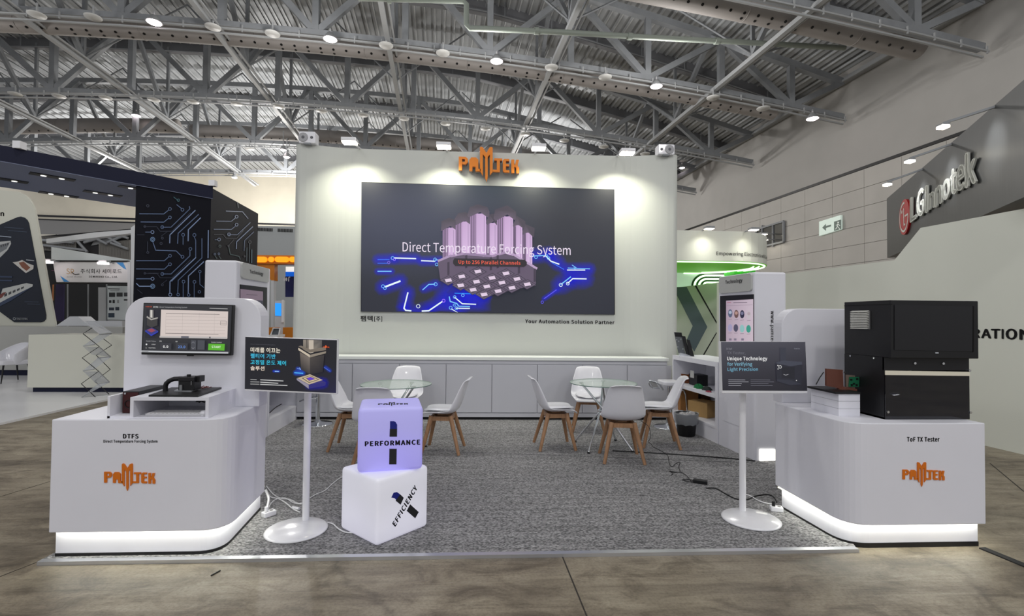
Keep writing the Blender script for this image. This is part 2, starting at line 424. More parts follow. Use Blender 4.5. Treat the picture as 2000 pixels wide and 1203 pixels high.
# roof
def arch(u): return 15.1-.0021*(u+9)**2
US = [-50+k*1.5 for k in range(50)]
us = [u for u in US if u < WU]+[WU+.2]
ROOFM = mat('roof_sheet', (172, 175, 178), .55, .1, var=.06, vscale=.4)
RIBM = mat('roof_rib_light', (200, 202, 204), .5, .1)
def HT(u): return 4.4 if u < 2 else 4.4-2.5*(u-2)/21
cl = struct('ceiling', MB().sheet([[hall(u, v, arch(u)+HT(u)+1.05) for u in us] for v in (-13, 67.2)]), ROOFM, solid=.05)
panel_mesh = None
pu = -44.0
k = 0
while pu < WU-.3:
    z = arch(pu)+HT(pu)+.95; z2 = arch(pu+.5)+HT(pu+.5)+.95
    mb = MB()
    pr = [(0, .0), (.06, .0), (.10, -.07), (.17, -.07), (.21, .0), (.5, z2-z)]
    rows = [[hall(pu+a, v, z+b) for a, b in pr] for v in (8, 67)]
    mb.sheet(rows, False)
    obj('roof_panel', mb, ROOFM if k % 1 == 0 else RIBM, cl, recalc=False)
    mb = MB(); mb.box((pu+.10, 8, z-.085), (pu+.17, 67, z-.07)); mb.v = [hall(v.x, v.y, v.z) for v in mb.v]
    obj('roof_rib', mb, RIBM, cl)
    pu += .62; k += 1
# purlins across the bays
k = 0
for v in (12.6, 20.9, 28.6, 36.6, 44.4, 52.6, 60.5):
    t = thing('roof_purlin', '%s dark cross purlin under the ribbed roof sheets' % ('nearest', 'second nearest', 'middle', 'fourth', 'fifth', 'sixth', 'farthest')[k], 'beam', hall(0, v, arch(0)+HT(0))); k += 1
    mb = MB(); ms = MB(); mh = MB()
    for a, b in zip(us, us[1:]):
        za, zb = arch(a)+HT(a)+.62, arch(b)+HT(b)+.62
        mb.beam(hall(a, v, za), hall(b, v, zb), .12, .72)
        mb.beam(hall(a, v, za-.36), hall(b, v, zb-.36), .34, .06)
        ms.beam(hall(a, v-.5, za-.5), hall(b, v-.5, zb-.5), .05, .05)
    for j in range(24):
        u = -44+j*2.8
        if u < WU-1: mh.beam(hall(u, v-.5, arch(u)+HT(u)+.1), hall(u, v-.5, arch(u)+HT(u)+.95), .05)
    props(mh and obj('hanger', mh, STEEL, t), kind='stuff')
    obj('web', mb, mat('purlin_grey', (120, 121, 125), .6), t); obj('pipe', ms, STEEL, t)
# trusses
TV = [17.3, 24.5, 32.6, 40.6, 48.7]
PANEL = 4.2
U0 = -48.0
tn = ('nearest roof truss, cut by the top right of the frame', 'roof truss with the five brightest round lamps', 'roof truss crossing just above the white backdrop wall', 'roof truss half hidden behind the white backdrop wall', 'farthest roof truss, seen left of the backdrop wall')
nodes = [U0+PANEL*k for k in range(17)]+[22.4]
for ti, v in enumerate(TV):
    t = thing('roof_truss', tn[ti], 'truss', hall(0, v, arch(0)))
    mb = MB(); mt = MB(); tr = MB(); fl2 = MB()
    for a, b in zip(nodes, nodes[1:]):
        mb.beam(hall(a, v, arch(a)), hall(b, v, arch(b)), .34, .26)
        mt.beam(hall(a, v, arch(a)+HT(a)), hall(b, v, arch(b)+HT(b)), .34, .34)
        for dz, dv in ((-.3, -.28), (-.42, -.05)):
            tr.beam(hall(a, v+dv, arch(a)+dz), hall(b, v+dv, arch(b)+dz), .09, .07)
    for j in range(56):
        u = -47+j*1.26
        if u < 22.3: tr.beam(hall(u, v-.3, arch(u)-.42), hall(u, v-.3, arch(u)-.1), .05)
    obj('bottom_chord', mb, STEEL, t); obj('top_chord', mt, STEEL, t); props(obj('light_track', tr, STEELL, t), 'pale cable track under the chord')
    for i, a in enumerate(nodes):
        if i < len(nodes)-1: obj('post', MB().beam(hall(a, v, arch(a)), hall(a, v, arch(a)+HT(a)), .3, .3), STEEL, t)
        if i < len(nodes)-1:
            b = nodes[i+1]
            p, q = ((a, 0), (b, HT(b))) if (i % 2 == 0 or i == len(nodes)-2) else ((a, HT(a)), (b, 0))
            obj('brace', MB().beam(hall(p[0], v, arch(p[0])+p[1]), hall(q[0], v, arch(q[0])+q[1]), .26, .3), STEEL, t)
# tie beams running away from the camera
for k, (u, lab) in enumerate(((-26.6, 'leftmost pale tie beam, ending above the navy canopy'), (-18.6, 'pale tie beam crossing the roof left of the canopy pillar'), (-10.6, 'pale tie beam left of the backdrop wall'), (-2.6, 'steep pale tie beam above the left of the orange logo'),
        (5.6, 'steep pale tie beam above the right of the orange logo'), (14.4, 'pale tie beam sloping down to the right end of the backdrop'))):
    t = thing('tie_beam', lab, 'beam', hall(u, 8, arch(u)))
    obj('lower_chord', MB().beam(hall(u, 8, arch(u)-.15), hall(u, 53, arch(u)-.15), .22, .2), STEELL, t)
    obj('side_pipe', MB().beam(hall(u+.3, 8, arch(u)-.1), hall(u+.3, 53, arch(u)-.1), .08, .08), STEELL, t)
    vs_ = [9.2]+TV
    for a, b in zip(vs_, vs_[1:]):
        m_ = (a+b)/2
        obj('brace', MB().beam(hall(u, a, arch(u)+HT(u)), hall(u, m_, arch(u)), .2, .22), STEEL, t)
        obj('brace', MB().beam(hall(u, b, arch(u)+HT(u)), hall(u, m_, arch(u)), .2, .22), STEEL, t)
        obj('post', MB().beam(hall(u, m_, arch(u)), hall(u, m_, arch(u)+HT(u)+.6), .16, .16), STEEL, t)
        obj('rod', MB().cyl(hall(u, m_, arch(u)), hall(u+4, m_+2, arch(u+4)+HT(u+4)), .05, n=6), STEEL, t)
        obj('rod', MB().cyl(hall(u, m_, arch(u)), hall(u-4, m_+2, arch(u-4)+HT(u-4)), .05, n=6), STEEL, t)
t = thing('eave_beam', 'pale eave beam where the roof meets the right hall wall', 'beam', hall(22.6, 8, arch(22.6)+HT(22.6)))
obj('beam', MB().beam(hall(22.6, 8, arch(22.6)+HT(22.6)+.2), hall(22.6, 66, arch(22.6)+HT(22.6)+.2), .5, .16), STEELL, t)
obj('gutter', MB().beam(hall(22.3, 8, arch(22.6)+HT(22.6)+.05), hall(22.3, 66, arch(22.6)+HT(22.6)+.05), .12, .12), STEELL, t)
# ducts
def duct(v, u0, u1, r, lab, dz=1.1):
    t = thing('air_duct', lab, 'duct', hall(u0, v, arch(u0)+dz))
    n = max(2, int((u1-u0)/1.4)); mb = MB(); pts = [hall(u0+(u1-u0)*i/n, v, arch(u0+(u1-u0)*i/n)+dz) for i in range(n+1)]
    obj('sleeve', mb.tube(pts, r, 20), DUCT, t)
    mb = MB(); u = u0+.4
    while u < u1-.3:
        c = hall(u, v, arch(u)+dz)
        for an in ((-2.15, -1.7) if int(u*10) % 3 == 0 else (-2.15,)):
            d = HV*math.cos(an)*1+Vector((0, 0, 1))*math.sin(an); p = c+d*r
            mb.cyl(p-d*.01, p+d*.014, .062, n=8)
        u += .62
    props(obj('air_holes', mb, BLACK, t), kind='stuff')
    mb = MB(); u = u0+.1
    while u < u1:
        c0 = hall(u, v, arch(u)+dz); mb.tube([c0+(HV*math.cos(a)+Vector((0, 0, math.sin(a))))*(r+.01) for a in [2*PI*i/16 for i in range(16)]], .015, 4, closed=True); u += 5.2
    props(obj('seam_ring', mb, DUCT, t), kind='stuff')
duct(18.7, 2, 20.9, .56, 'thick perforated air duct at the top right corner', .5)
duct(25.9, -30, 19.2, .56, 'long perforated air duct running behind the row of bright lamps', .35)
duct(41.8, -34, -20.4, .54, 'short perforated air duct above the navy canopy', 1.5)
duct(41.8, -19.4, 20.2, .54, 'perforated air duct just over the top edge of the backdrop wall')
# drain pipe
GP = mat('pipe_green_grey', (140, 148, 140), .5)
mb = MB(); pv = 20.0
pts = [Vp(700, -4, pv), Vp(905, 2, pv), Vp(911, 8, pv), Vp(911, 48, pv), Vp(917, 55, pv), Vp(1100, 63, pv), Vp(1300, 75, pv), Vp(1480, 84, pv), Vp(1650, 94, pv)]
t = thing('drain_pipe', 'greenish drain pipe bending under the roof above the logo', 'pipe', pts[4])
obj('pipe_run', mb.tube(pts, .11, 12), GP, t)
for x, y in ((1048, 60), (1230, 71), (760, -1), (1400, 80)):
    obj('coupling', MB().cyl(Vp(x-4, y, pv), Vp(x+4, y+.4, pv), .15, n=14), GP, t)
# round fixtures and lamps on the tracks
def fixture(px, py, v, lit, r=.34, st_=.5):
    c = Vp(px, py, v)
    if lit: t = thing('high_bay_lamp', 'x', 'lamp', c)
    else: t = thing('ceiling_disc', 'x', 'ceiling fixture', c)
    mb = MB().lathe([(0, .08), (r*.5, .07), (r, 0), (r*.95, -.05), (0, -.05)], (0, 0, 0), 20)
    if lit:
        obj('reflector', MB().lathe([(.06, .34), (.12, .32), (r*.95, .02), (r, .0), (r*.9, .0), (.1, .28)], (0, 0, 0), 20), STEELL, t, world=False)
        obj('bulb', MB().lathe([(0, -.06), (r*.6, -.05), (r*.86, 0), (0, .02)], (0, 0, 0), 20), LAMPW, t, world=False)
    else: obj('disc', mb, mat('disc_white', (200, 200, 198), .5), t, world=False)
    obj('stem', MB().cyl((0, 0, .05), (0, 0, st_), .04, n=8), STEELL, t, world=False)
    return t
L1 = [(72, 28, 0), (182, 33, 0), (301, 44, 1), (416, 52, 0), (532, 65, 0), (645, 77, 1), (754, 88, 0), (865, 103, 0), (970, 120, 1), (1077, 131, 0), (1182, 150, 0), (1282, 169, 1), (1393, 190, 0), (1491, 211, 0), (1587, 232, 1)]
ordn = ['leftmost', 'second from the left', 'middle', 'second from the right', 'rightmost']; li = 0; di = 0
ORD = ['first', 'second', 'third', 'fourth', 'fifth', 'sixth', 'seventh', 'eighth', 'ninth', 'tenth', 'eleventh', 'twelfth', 'thirteenth', 'fourteenth', 'fifteenth', 'sixteenth']
for x, y, l in L1:
    t = fixture(x, y, 24.0, l)
    if l: t['label'] = '%s of the five bright lamps on the second roof truss' % ordn[li]; li += 1; t['group'] = 'bright high bay lamps'
    else: t['label'] = '%s from the left of ten unlit pale discs between the bright lamps' % ORD[di]; t['group'] = 'unlit discs under the lamp truss'; di += 1
for q_, (x, y) in enumerate([(30, 183), (115, 187), (206, 190), (300, 194), (377, 198), (462, 202), (544, 207), (628, 216), (709, 224), (789, 231), (870, 241), (948, 251), (1026, 261), (1102, 274), (1179, 286), (1260, 300)]):
    t = fixture(x, y, 32.2, 0); t['label'] = '%s from the left of sixteen unlit discs under the truss above the backdrop' % ORD[q_]; t['group'] = 'unlit discs under the backdrop truss'
for x, y, lab in ((266, 226, 'bright lamp on the short duct above the navy canopy'),):
    t = fixture(x, y, 40.4, 1); t['label'] = lab
for x, y, lab in ((553, 293, 'upper of two lamps left of the backdrop top corner'), (560, 307, 'lower of two lamps left of the backdrop top corner'), (458, 347, 'small lamp low over the navy pillar'), (1332, 328, 'bright lamp at the right top corner of the backdrop')):
    t = fixture(x, y, 40.3 if x > 500 else 48.3, 1, .26, 1.5); t['label'] = lab
for x, y, q_ in ((487, 290, 'left of the backdrop wall'), (1334, 314, 'touching the right top corner of the backdrop wall'), (1407, 330, 'right of the backdrop, near the hall wall')):
    t = fixture(x, y, 40.2, 0); t['label'] = 'unlit pale disc under the fourth truss, '+q_; t['group'] = 'unlit discs under the farthest truss'

# exit sign on the right hall wall
fx = Fr(hall(WU-.06, 30, 7), HV)
t = thing('exit_sign', 'green and white exit sign with arrow on the tiled hall wall', 'sign', fx.px(1622, 456))
quad = [fx.at(1602, 461), fx.at(1644, 448), fx.at(1644, 420), fx.at(1602, 433)]
mb = MB().prism([q for q in quad], -.05, .08, lambda a, b, c: fx.p(a, b, c)); obj('light_box', mb, mat('sign_white', (210, 225, 215), .5, emit=(205, 222, 212), es=.35), t)
pc = Pic(fx.off(.09))
GRN = (10, 70, 52)
pc.poly([(1606, 444.5), (1613, 437), (1613, 451)], GRN); pc.poly([(1611, 442), (1623, 438.5), (1623, 442), (1611, 446)], GRN)
pc.poly([(1629, 433), (1643, 428.5), (1643, 447), (1629, 451)], GRN)
pc.disc(1637, 434.5, 1.6, 1.6, (235, 245, 238)); pc.line([(1636.5, 437), (1635.5, 442), (1638.5, 445), (1640, 448)], 1.5, (235, 245, 238)); pc.line([(1635.5, 442), (1633.5, 446), (1631.5, 447.5)], 1.4, (235, 245, 238)); pc.line([(1633, 440), (1637, 438), (1640.5, 440.5)], 1.3, (235, 245, 238))
pc.build('pictogram', attr_mat('print_paint', 1, True), t)
# the high hall window behind the green booth
t = props(thing('window_1', None, None, fx.px(1506, 455)), kind='structure')
quad = [fx.at(x, y) for x, y in ((1478, 485), (1532, 472), (1532, 432), (1478, 449))]
obj('pane', MB().prism(quad, -.04, .03, lambda a, b, c: fx.p(a, b, c)), mat('dark_glass', (52, 54, 56), .15), t)
mb = MB()
for a, b in zip(quad, quad[1:]+quad[:1]): mb.beam(fx.p(*a, .05), fx.p(*b, .05), .12)
for xx in (1490, 1511): mb.beam(fx.px(xx, 482, .05), fx.px(xx, 440, .05), .1)
obj('window_frame', mb, STEEL, t)
for a, b, l in ((1514, 457, 'upper'), (1515, 468, 'lower')):
    c = fx.px(a, b, .9)
    tt = thing('flood_light', l+' of two small floodlights by the high hall window', 'lamp', c)
    obj('lamp_head', MB().cbox(c, (.5, .35, .12)), STEELL, tt); obj('lens', MB().cbox(c-Vector((0, 0, .07)), (.44, .3, .03)), LAMP, tt)
    obj('arm', MB().beam(c, c+HU*.82, .05), STEEL, tt)

# ------------------------------------------------------------------ the booth: carpet, wall, cabinets
def carpet_material():
    m = bpy.data.materials.new('heather_carpet'); m.use_nodes = True; N = m.node_tree.nodes; L = m.node_tree.links; b = N['Principled BSDF']
    tc = N.new('ShaderNodeTexCoord')
    def noise(sc, st, det=3):
        mp = N.new('ShaderNodeMapping'); mp.inputs['Scale'].default_value = st; L.new(tc.outputs['Object'], mp.inputs[0])
        n = N.new('ShaderNodeTexNoise'); n.inputs['Scale'].default_value = sc; n.inputs['Detail'].default_value = det; L.new(mp.outputs[0], n.inputs[0]); return n.outputs[0]
    r = N.new('ShaderNodeValToRGB'); e = r.color_ramp.elements; e[0].position = .36; e[0].color = (*lin((86, 86, 88)), 1); e[1].position = .64; e[1].color = (*lin((168, 167, 168)), 1)
    L.new(noise(80, (.8, 1.3, 1), 4), r.inputs[0])
    s = N.new('ShaderNodeMapRange'); s.inputs[1].default_value = .35; s.inputs[2].default_value = .65; s.inputs[3].default_value = .80; s.inputs[4].default_value = 1.1; L.new(noise(9, (.12, 3.5, 1), 5), s.inputs[0])
    x = N.new('ShaderNodeMix'); x.data_type = 'RGBA'; x.blend_type = 'MULTIPLY'; x.inputs[0].default_value = 1; L.new(r.outputs[0], x.inputs[6]); L.new(s.outputs[0], x.inputs[7]); L.new(x.outputs[2], b.inputs['Base Color'])
    b.inputs['Roughness'].default_value = .95; b.inputs['Specular IOR Level'].default_value = .15
    bp = N.new('ShaderNodeBump'); bp.inputs['Strength'].default_value = .6; bp.inputs['Distance'].default_value = .006; L.new(noise(160, (1, 1, 1), 3), bp.inputs['Height']); L.new(bp.outputs[0], b.inputs['Normal'])
    return m
c0 = Zp(77.5, 1101.5); c1 = Zp(1660, 1077)
cpt = [(-2.66, c0.y), (c1.x+.05, c1.y), (c1.x+.08, 3.2), (3.3, 3.22), (3.35, 7.55), (-3.2, 7.55), (-2.66, 4.2)]
top('carpet', MB().prism(cpt, .001, .018), carpet_material(), 'grey heather carpet covering the floor of the booth', 'carpet')
obj('carpet_seam', MB().beam(Zp(620, 872, .0185), Zp(1500, 905, .0185), .006, .002), mat('seam_dark', (70, 70, 74), .9), None)
bpy.data.objects['carpet_seam'].parent = bpy.data.objects['carpet']
top('edge_trim', MB().box((c0.x, c0.y-.02, 0), (c1.x+.05, c0.y+.02, .022)), mat('aluminium_trim', (205, 207, 212), .3, .8), 'thin silver edge strip along the front of the grey carpet', 'trim', (0, c0.y, 0))

YW = 7.6
fw_ = Fr((0, YW, 0), (1, 0, 0))
def wpx(x, y): return fw_.at(x, y)
ztop = wpx(950, 297.5)[1]
xl = Yp(573, 400, YW-.14).x; xr = Yp(1326, 400, YW-.14).x
plan = [(xl, YW+.25)]
for k in range(7):
    a = PI/2*k/6; plan.append((xl+.09-.09*math.cos(a), YW-.14+.09-.09*math.sin(a)))
for k in range(1, 9):
    t = k/8; plan.append((xl+.09+t*.72, YW-.14+.14*(t*t*(3-2*t))))
for k in range(0, 8):
    t = 1-k/8; plan.append((xr-.09-t*.72, YW-.14+.14*(t*t*(3-2*t))))
for k in range(7):
    a = PI/2*k/6; plan.append((xr-.09+.09*math.sin(a), YW-.14+.09-.09*math.cos(a)))
plan.append((xr, YW+.25))
t = thing('backdrop_wall', 'tall white curved backdrop wall holding the big screen', 'wall', (0, YW, 0))
o = obj('wall_panel', MB().prism(plan, .0, ztop), WALLW, t); 
mb = MB()
for x in (633, 1269):
    p = Yp(x, 400, YW-.055); mb.box((p.x-.004, p.y-.004, .9), (p.x+.004, p.y+.02, ztop-.005))
obj('panel_seam', mb, mat('seam_grey', (150, 152, 155), .7), t)
# lettering on the wall
t2 = thing('wall_lettering', 'small black lettering on the wall under the screen, Korean left and English right', 'lettering', fw_.px(704, 628))
text('company_name', '팸텍', fw_, tbox(704, 627.5, 728, 616.5, .3), TEXTK, t2, bold=.02)
text('company_suffix', '[주]', fw_, tbox(731, 628.3, 746.5, 618), TEXTK, t2, bold=.02)
text('slogan', 'Your Automation Solution Partner', fw_, ((1025.7, 631), (1200, 633.6), (1025.7, 623)), TEXTK, t2, bold=.035)
# logo
LOGO = [
 [(372, 432), (500, 432), (545, 470), (545, 535), (505, 575), (440, 575), (440, 530), (480, 530), (490, 518), (490, 484), (478, 475), (435, 475), (435, 690), (372, 690)],
 [(572, 490), (612, 440), (700, 440), (745, 480), (745, 655), (790, 655), (790, 700), (690, 700), (690, 615), (632, 615), (632, 695), (572, 695)],
 [(775, 250), (795, 232), (832, 244), (900, 350), (960, 244), (1000, 232), (1020, 250), (1020, 700), (965, 770), (965, 375), (925, 425), (925, 810), (900, 885), (875, 820), (875, 425), (832, 375), (832, 780), (775, 690)],
 [(1015, 662), (1100, 662), (1100, 486), (1048, 486), (1048, 445), (1206, 445), (1206, 486), (1158, 486), (1158, 700), (1015, 700)],
 [(1215, 480), (1245, 450), (1342, 450), (1342, 490), (1275, 490), (1275, 548), (1335, 548), (1335, 588), (1275, 588), (1275, 662), (1342, 662), (1342, 706), (1245, 706), (1215, 680)],
 [(1378, 460), (1436, 460), (1436, 560), (1452, 552), (1470, 462), (1526, 462), (1500, 575), (1530, 620), (1530, 715), (1474, 715), (1474, 630), (1452, 596), (1436, 600), (1436, 712), (1378, 712)]]
def tess(poly):
    vs = [Vector((a, b, 0)) for a, b in poly]
    return mg.tessellate_polygon([vs])
def logo(name, fr, quad, m, parent, n0, n1, label=None):
    bl, br, tl = [Vector(fr.at(*q)) for q in quad]; mb = MB()
    for poly in LOGO:
        P = [bl+(br-bl)*((a-372)/(1530-372))+(tl-bl)*((885-b)/(885-232)) for a, b in poly]
        i = len(P); tr = tess(poly)
        vs = [fr.p(q.x, q.y, n0) for q in P]+[fr.p(q.x, q.y, n1) for q in P]
        mb.add(vs, [[i+k for k in f] for f in tr]+[list(f)[::-1] for f in tr]+[(k, (k+1) % i, i+(k+1) % i, i+k) for k in range(i)])
    o = obj(name, mb, m, parent)
    if label: o['label'] = label
    return o
# the rows are drawn with a slight lean in the photo, the real sign hangs level
t = thing('logo_sign', 'large orange PAMTEK logo letters standing above the big screen', 'sign', fw_.px(955, 340))
logo('letters', fw_, ((897, 357.5), (1013, 360.5), (897, 291)), ORANGE, t, .09, .14)
logo('letter_returns', fw_, ((897, 357.5), (1013, 360.5), (897, 291)), mat('logo_side_grey', (150, 148, 150), .5), t, .03, .09)
obj('standoff', MB().box((fw_.px(953, 345).x-.01, YW-.04, fw_.px(953, 345).z), (fw_.px(953, 345).x+.01, YW, fw_.px(953, 310).z)), WALLW, t)

# LED screen
fs = Fr((0, YW-.03, 0), (1, 0, 0))
t = thing('video_wall', 'big dark video screen showing purple pillars and the words Direct Temperature Forcing System', 'screen', fs.px(953, 610))
def qd(fr, pts, n0, n1, mb=None):
    mb = mb or MB(); Q = [fr.at(*p) for p in pts]; return mb.prism(Q, n0, n1, lambda a, b, c: fr.p(a, b, c))
sq = [(704.5, 608.5), (1201, 614.5), (1200, 370), (706, 355.5)]
obj('panel', qd(fs, sq, -.03, .0), BLACK, t)
SCRM = attr_mat('screen_picture', .95, rough=.35)
pc = Pic(fs.off(.001))
pc.clip = lambda x, y: (min(max(x, 705.5), 1199.5), max(min(y, 608+(x-704.5)*.0121), 356.5+(x-706)*.0292))
def bgc(i, j):
    a = max(0, 1-((i-.18)**2*3+(j-.3)**2*4)); g = max(0, 1-abs(i-.55)*2.2)*max(0, .25-j)*4
    return (32+22*a+14*g, 35+24*a+22*g, 47+34*a+18*g)
pc.grid([sq[3], sq[2], sq[1], sq[0]], bgc, 14, 8)
z = lambda x, y: (690+x/3.759, 340+y/3.759)
ZZ = lambda pts: [z(*p) for p in pts]
glows = [([(180, 628), (300, 622), (460, 620)], 45), ([(500, 640), (640, 636)], 40), ([(180, 715), (280, 715)], 30), ([(215, 830), (345, 785)], 60), ([(520, 840), (605, 808)], 40), ([(400, 870), (370, 990), (430, 1005)], 60), ([(510, 1010), (560, 1000), (660, 935)], 70), ([(700, 880), (800, 920), (900, 960)], 110), ([(720, 980), (760, 1005)], 90),
    ([(1310, 600), (1440, 590), (1510, 660)], 60), ([(1560, 700), (1735, 697)], 50), ([(1520, 815), (1600, 770), (1700, 768)], 75), ([(1400, 915), (1500, 850)], 22), ([(840, 890), (960, 900)], 60)]
for pts, r in glows: pc.glow(ZZ(pts), r/3.759*1.15, (12, 18, 225), .62)
CY1 = (120, 200, 255); CY2 = (50, 120, 255); BR = (235, 250, 255)
for pts, w_, c in [([(180, 628), (265, 628)], 5, CY2), ([(300, 616), (460, 621)], 9, BR), ([(500, 636), (600, 640)], 9, BR), ([(600, 630), (650, 630)], 5, CY1), ([(180, 655), (250, 655)], 4, CY2), ([(180, 714), (280, 714)], 7, CY1), ([(235, 828), (345, 786)], 13, BR), ([(510, 850), (555, 810), (600, 808)], 7, CY1),
    ([(402, 870), (373, 985), (385, 1000), (425, 1004)], 10, BR), ([(505, 1006), (555, 1003), (655, 935)], 10, BR), ([(705, 900), (712, 935), (760, 950), (775, 970), (855, 972)], 8, CY1), ([(745, 905), (800, 952), (900, 956)], 8, BR), ([(755, 985), (855, 986)], 8, BR), ([(720, 990), (765, 1018)], 8, BR), ([(745, 875), (900, 880)], 6, (20, 140, 255)),
    ([(1315, 602), (1415, 598)], 7, CY1), ([(1410, 600), (1450, 640), (1510, 662)], 9, BR), ([(1455, 650), (1545, 700)], 5, CY2), ([(1575, 690), (1735, 696)], 6, CY1), ([(1570, 705), (1700, 705)], 8, BR), ([(1605, 668), (1640, 692)], 5, CY1), ([(1522, 812), (1595, 755)], 8, CY1), ([(1572, 803), (1610, 768), (1710, 770)], 8, BR), ([(1400, 915), (1490, 850)], 6, (90, 80, 240))]:
    pc.line(ZZ(pts), w_/3.759, c)
for x, y, r, c in [(290, 617, 13, CY1), (303, 628, 10, (150, 120, 255)), (262, 650, 11, (130, 110, 240)), (601, 628, 13, CY1), (613, 664, 12, CY1), (220, 824, 13, CY1), (234, 838, 12, CY1), (605, 809, 14, CY1), (478, 970, 15, BR), (664, 930, 13, (170, 120, 255)), (745, 903, 12, CY1), (805, 890, 12, CY1), (716, 982, 13, CY1), (758, 984, 13, CY1), (742, 962, 10, CY1), (1340, 610, 13, CY1), (1418, 602, 11, CY1), (1432, 618, 12, CY1), (1522, 814, 14, BR), (1573, 804, 13, BR), (1386, 941, 11, (90, 80, 240)), (1625, 690, 9, CY1)]:
    pc.ring(*z(x, y), r/3.759, 4/3.759, c)
# pillars
for x0, x1, y0, y1, xm, cap in ((752, 858, 358, 610, 800, [(735, 350), (770, 290), (825, 280), (858, 300), (858, 372), (822, 345), (752, 378)]), (858, 975, 300, 610, 905, [(838, 308), (855, 245), (915, 225), (985, 245), (1000, 280), (998, 330), (932, 282), (848, 320)]),
    (975, 1055, 368, 610, 1003, [(975, 350), (1000, 300), (1050, 290), (1055, 380), (1030, 350), (980, 378)]), (1055, 1172, 322, 610, 1108, [(1030, 330), (1040, 265), (1130, 232), (1195, 280), (1195, 350), (1130, 300), (1045, 348)]), (1172, 1240, 385, 640, 1195, [(1170, 380), (1200, 310), (1262, 350), (1262, 415), (1210, 375), (1172, 390)]),
    (1244, 1312, 440, 690, 1268, [(1240, 425), (1262, 370), (1330, 400), (1325, 472), (1282, 430), (1245, 448)]), (658, 752, 405, 650, 702, [(645, 420), (650, 350), (705, 325), (752, 342), (752, 412), (715, 385), (650, 422)])):
    pc.poly(ZZ([(x0, y0), (x1, y0-12), (x1, y1), (x0, y1)]), None, [(150, 120, 160), (200, 165, 210), (214, 180, 222), (150, 125, 160)])
    pc.poly(ZZ([(xm, y0-10), (x1, y0+4), (x1, y1), (xm, y1)]), None, [(196, 162, 205), (205, 172, 214), (222, 190, 230), (214, 184, 224)])
    for k in range(3): a = x0+(xm-x0)*(.25+.25*k); pc.line(ZZ([(a, y0+2), (a, y1)]), 5/3.759, (88, 70, 98))
    pc.line(ZZ([(x1-14, y0+10), (x1-14, y1)]), 4/3.759, (160, 134, 172))
    pc.poly(ZZ(cap), None, [(66, 58, 72) if k in (1, 2, 3) else (92, 80, 98) for k in range(len(cap))])
pc.poly(ZZ([(622, 650), (720, 600), (780, 580), (860, 590), (960, 610), (1090, 580), (1200, 610), (1345, 695), (1340, 705), (1338, 820), (1250, 835), (1090, 870), (960, 900), (860, 865), (720, 800), (640, 770)]), (96, 82, 104))
for a, b, c in (((625, 640), (720, 600), (172, 148, 184)), ((720, 605), (820, 585), (168, 142, 178)), ((820, 590), (1020, 605), (150, 128, 162)), ((1020, 605), (1140, 572), (168, 142, 178)), ((1140, 572), (1345, 695), (186, 160, 196))):
    pc.line(ZZ([a, b]), 16/3.759, c)
for x, y in ((700, 650), (830, 600), (1010, 615), (1215, 640), (1330, 700), (1060, 600)): pc.poly(ZZ([(x-8, y), (x+8, y-4), (x+8, y+90), (x-8, y+95)]), (62, 52, 70))
for x, y in [(915, 718), (1120, 732), (797, 755), (1018, 765), (1200, 773), (700, 783), (905, 793), (1090, 800), (1275, 812), (790, 820), (980, 828), (1163, 838), (880, 852), (1062, 862), (960, 886)]:
    for hw, hh, c in ((66, 38, (58, 50, 66)), (58, 32, (104, 90, 112)), (44, 24, (74, 64, 82))): pc.poly(ZZ([(x-hw, y-3), (x+4, y-hh), (x+hw, y+2), (x-2, y+hh)]), c)
    pc.poly(ZZ([(x-27, y-9), (x+18, y-16), (x+28, y+6), (x-16, y+14)]), (226, 206, 228))
pl = ZZ([(745, 622), (1255, 632), (1272, 650), (1270, 672), (1250, 686), (750, 678), (735, 660), (735, 640)]); pc.poly(pl, (34, 26, 34))
pc.word('Up to 256 Parallel Channels', (z(775, 669), z(1225, 678), z(775, 633)), (250, 105, 84), .012)
pc.word('Direct Temperature Forcing System', (z(368, 595), z(1590, 620), z(368, 502)), (240, 226, 244), .0)
pc.build('picture', SCRM, t)

# spotlights over the wall
for k, (x, y, ln) in enumerate(((683, 279, 'leftmost'), (867, 288, 'second from left'), (1052, 291, 'third from left'), (1225, 300, 'rightmost'))):
    c = Yp(x, y, 7.05); t = thing('flood_light', ln+' of four square floodlights over the backdrop wall', 'lamp', c, 0, 'floodlights over the backdrop wall')
    ho = obj('housing', MB().cbox(c+Vector((0, 0, .035)), (.21, .15, .05)), STAND, t, bevel=.008)
    obj('lens', MB().cbox(c+Vector((0, 0, .0)), (.19, .13, .02)), LAMP, ho)
    obj('arm', MB().beam(c+Vector((0, .05, .05)), (c.x, YW+.1, ztop+.02), .02), STAND, t)
    a = area('flood_light_beam', c+Vector((0, .02, -.03)), .18, 9, (1, .99, .80), (0, .42, -1), .12, spread=2.0)
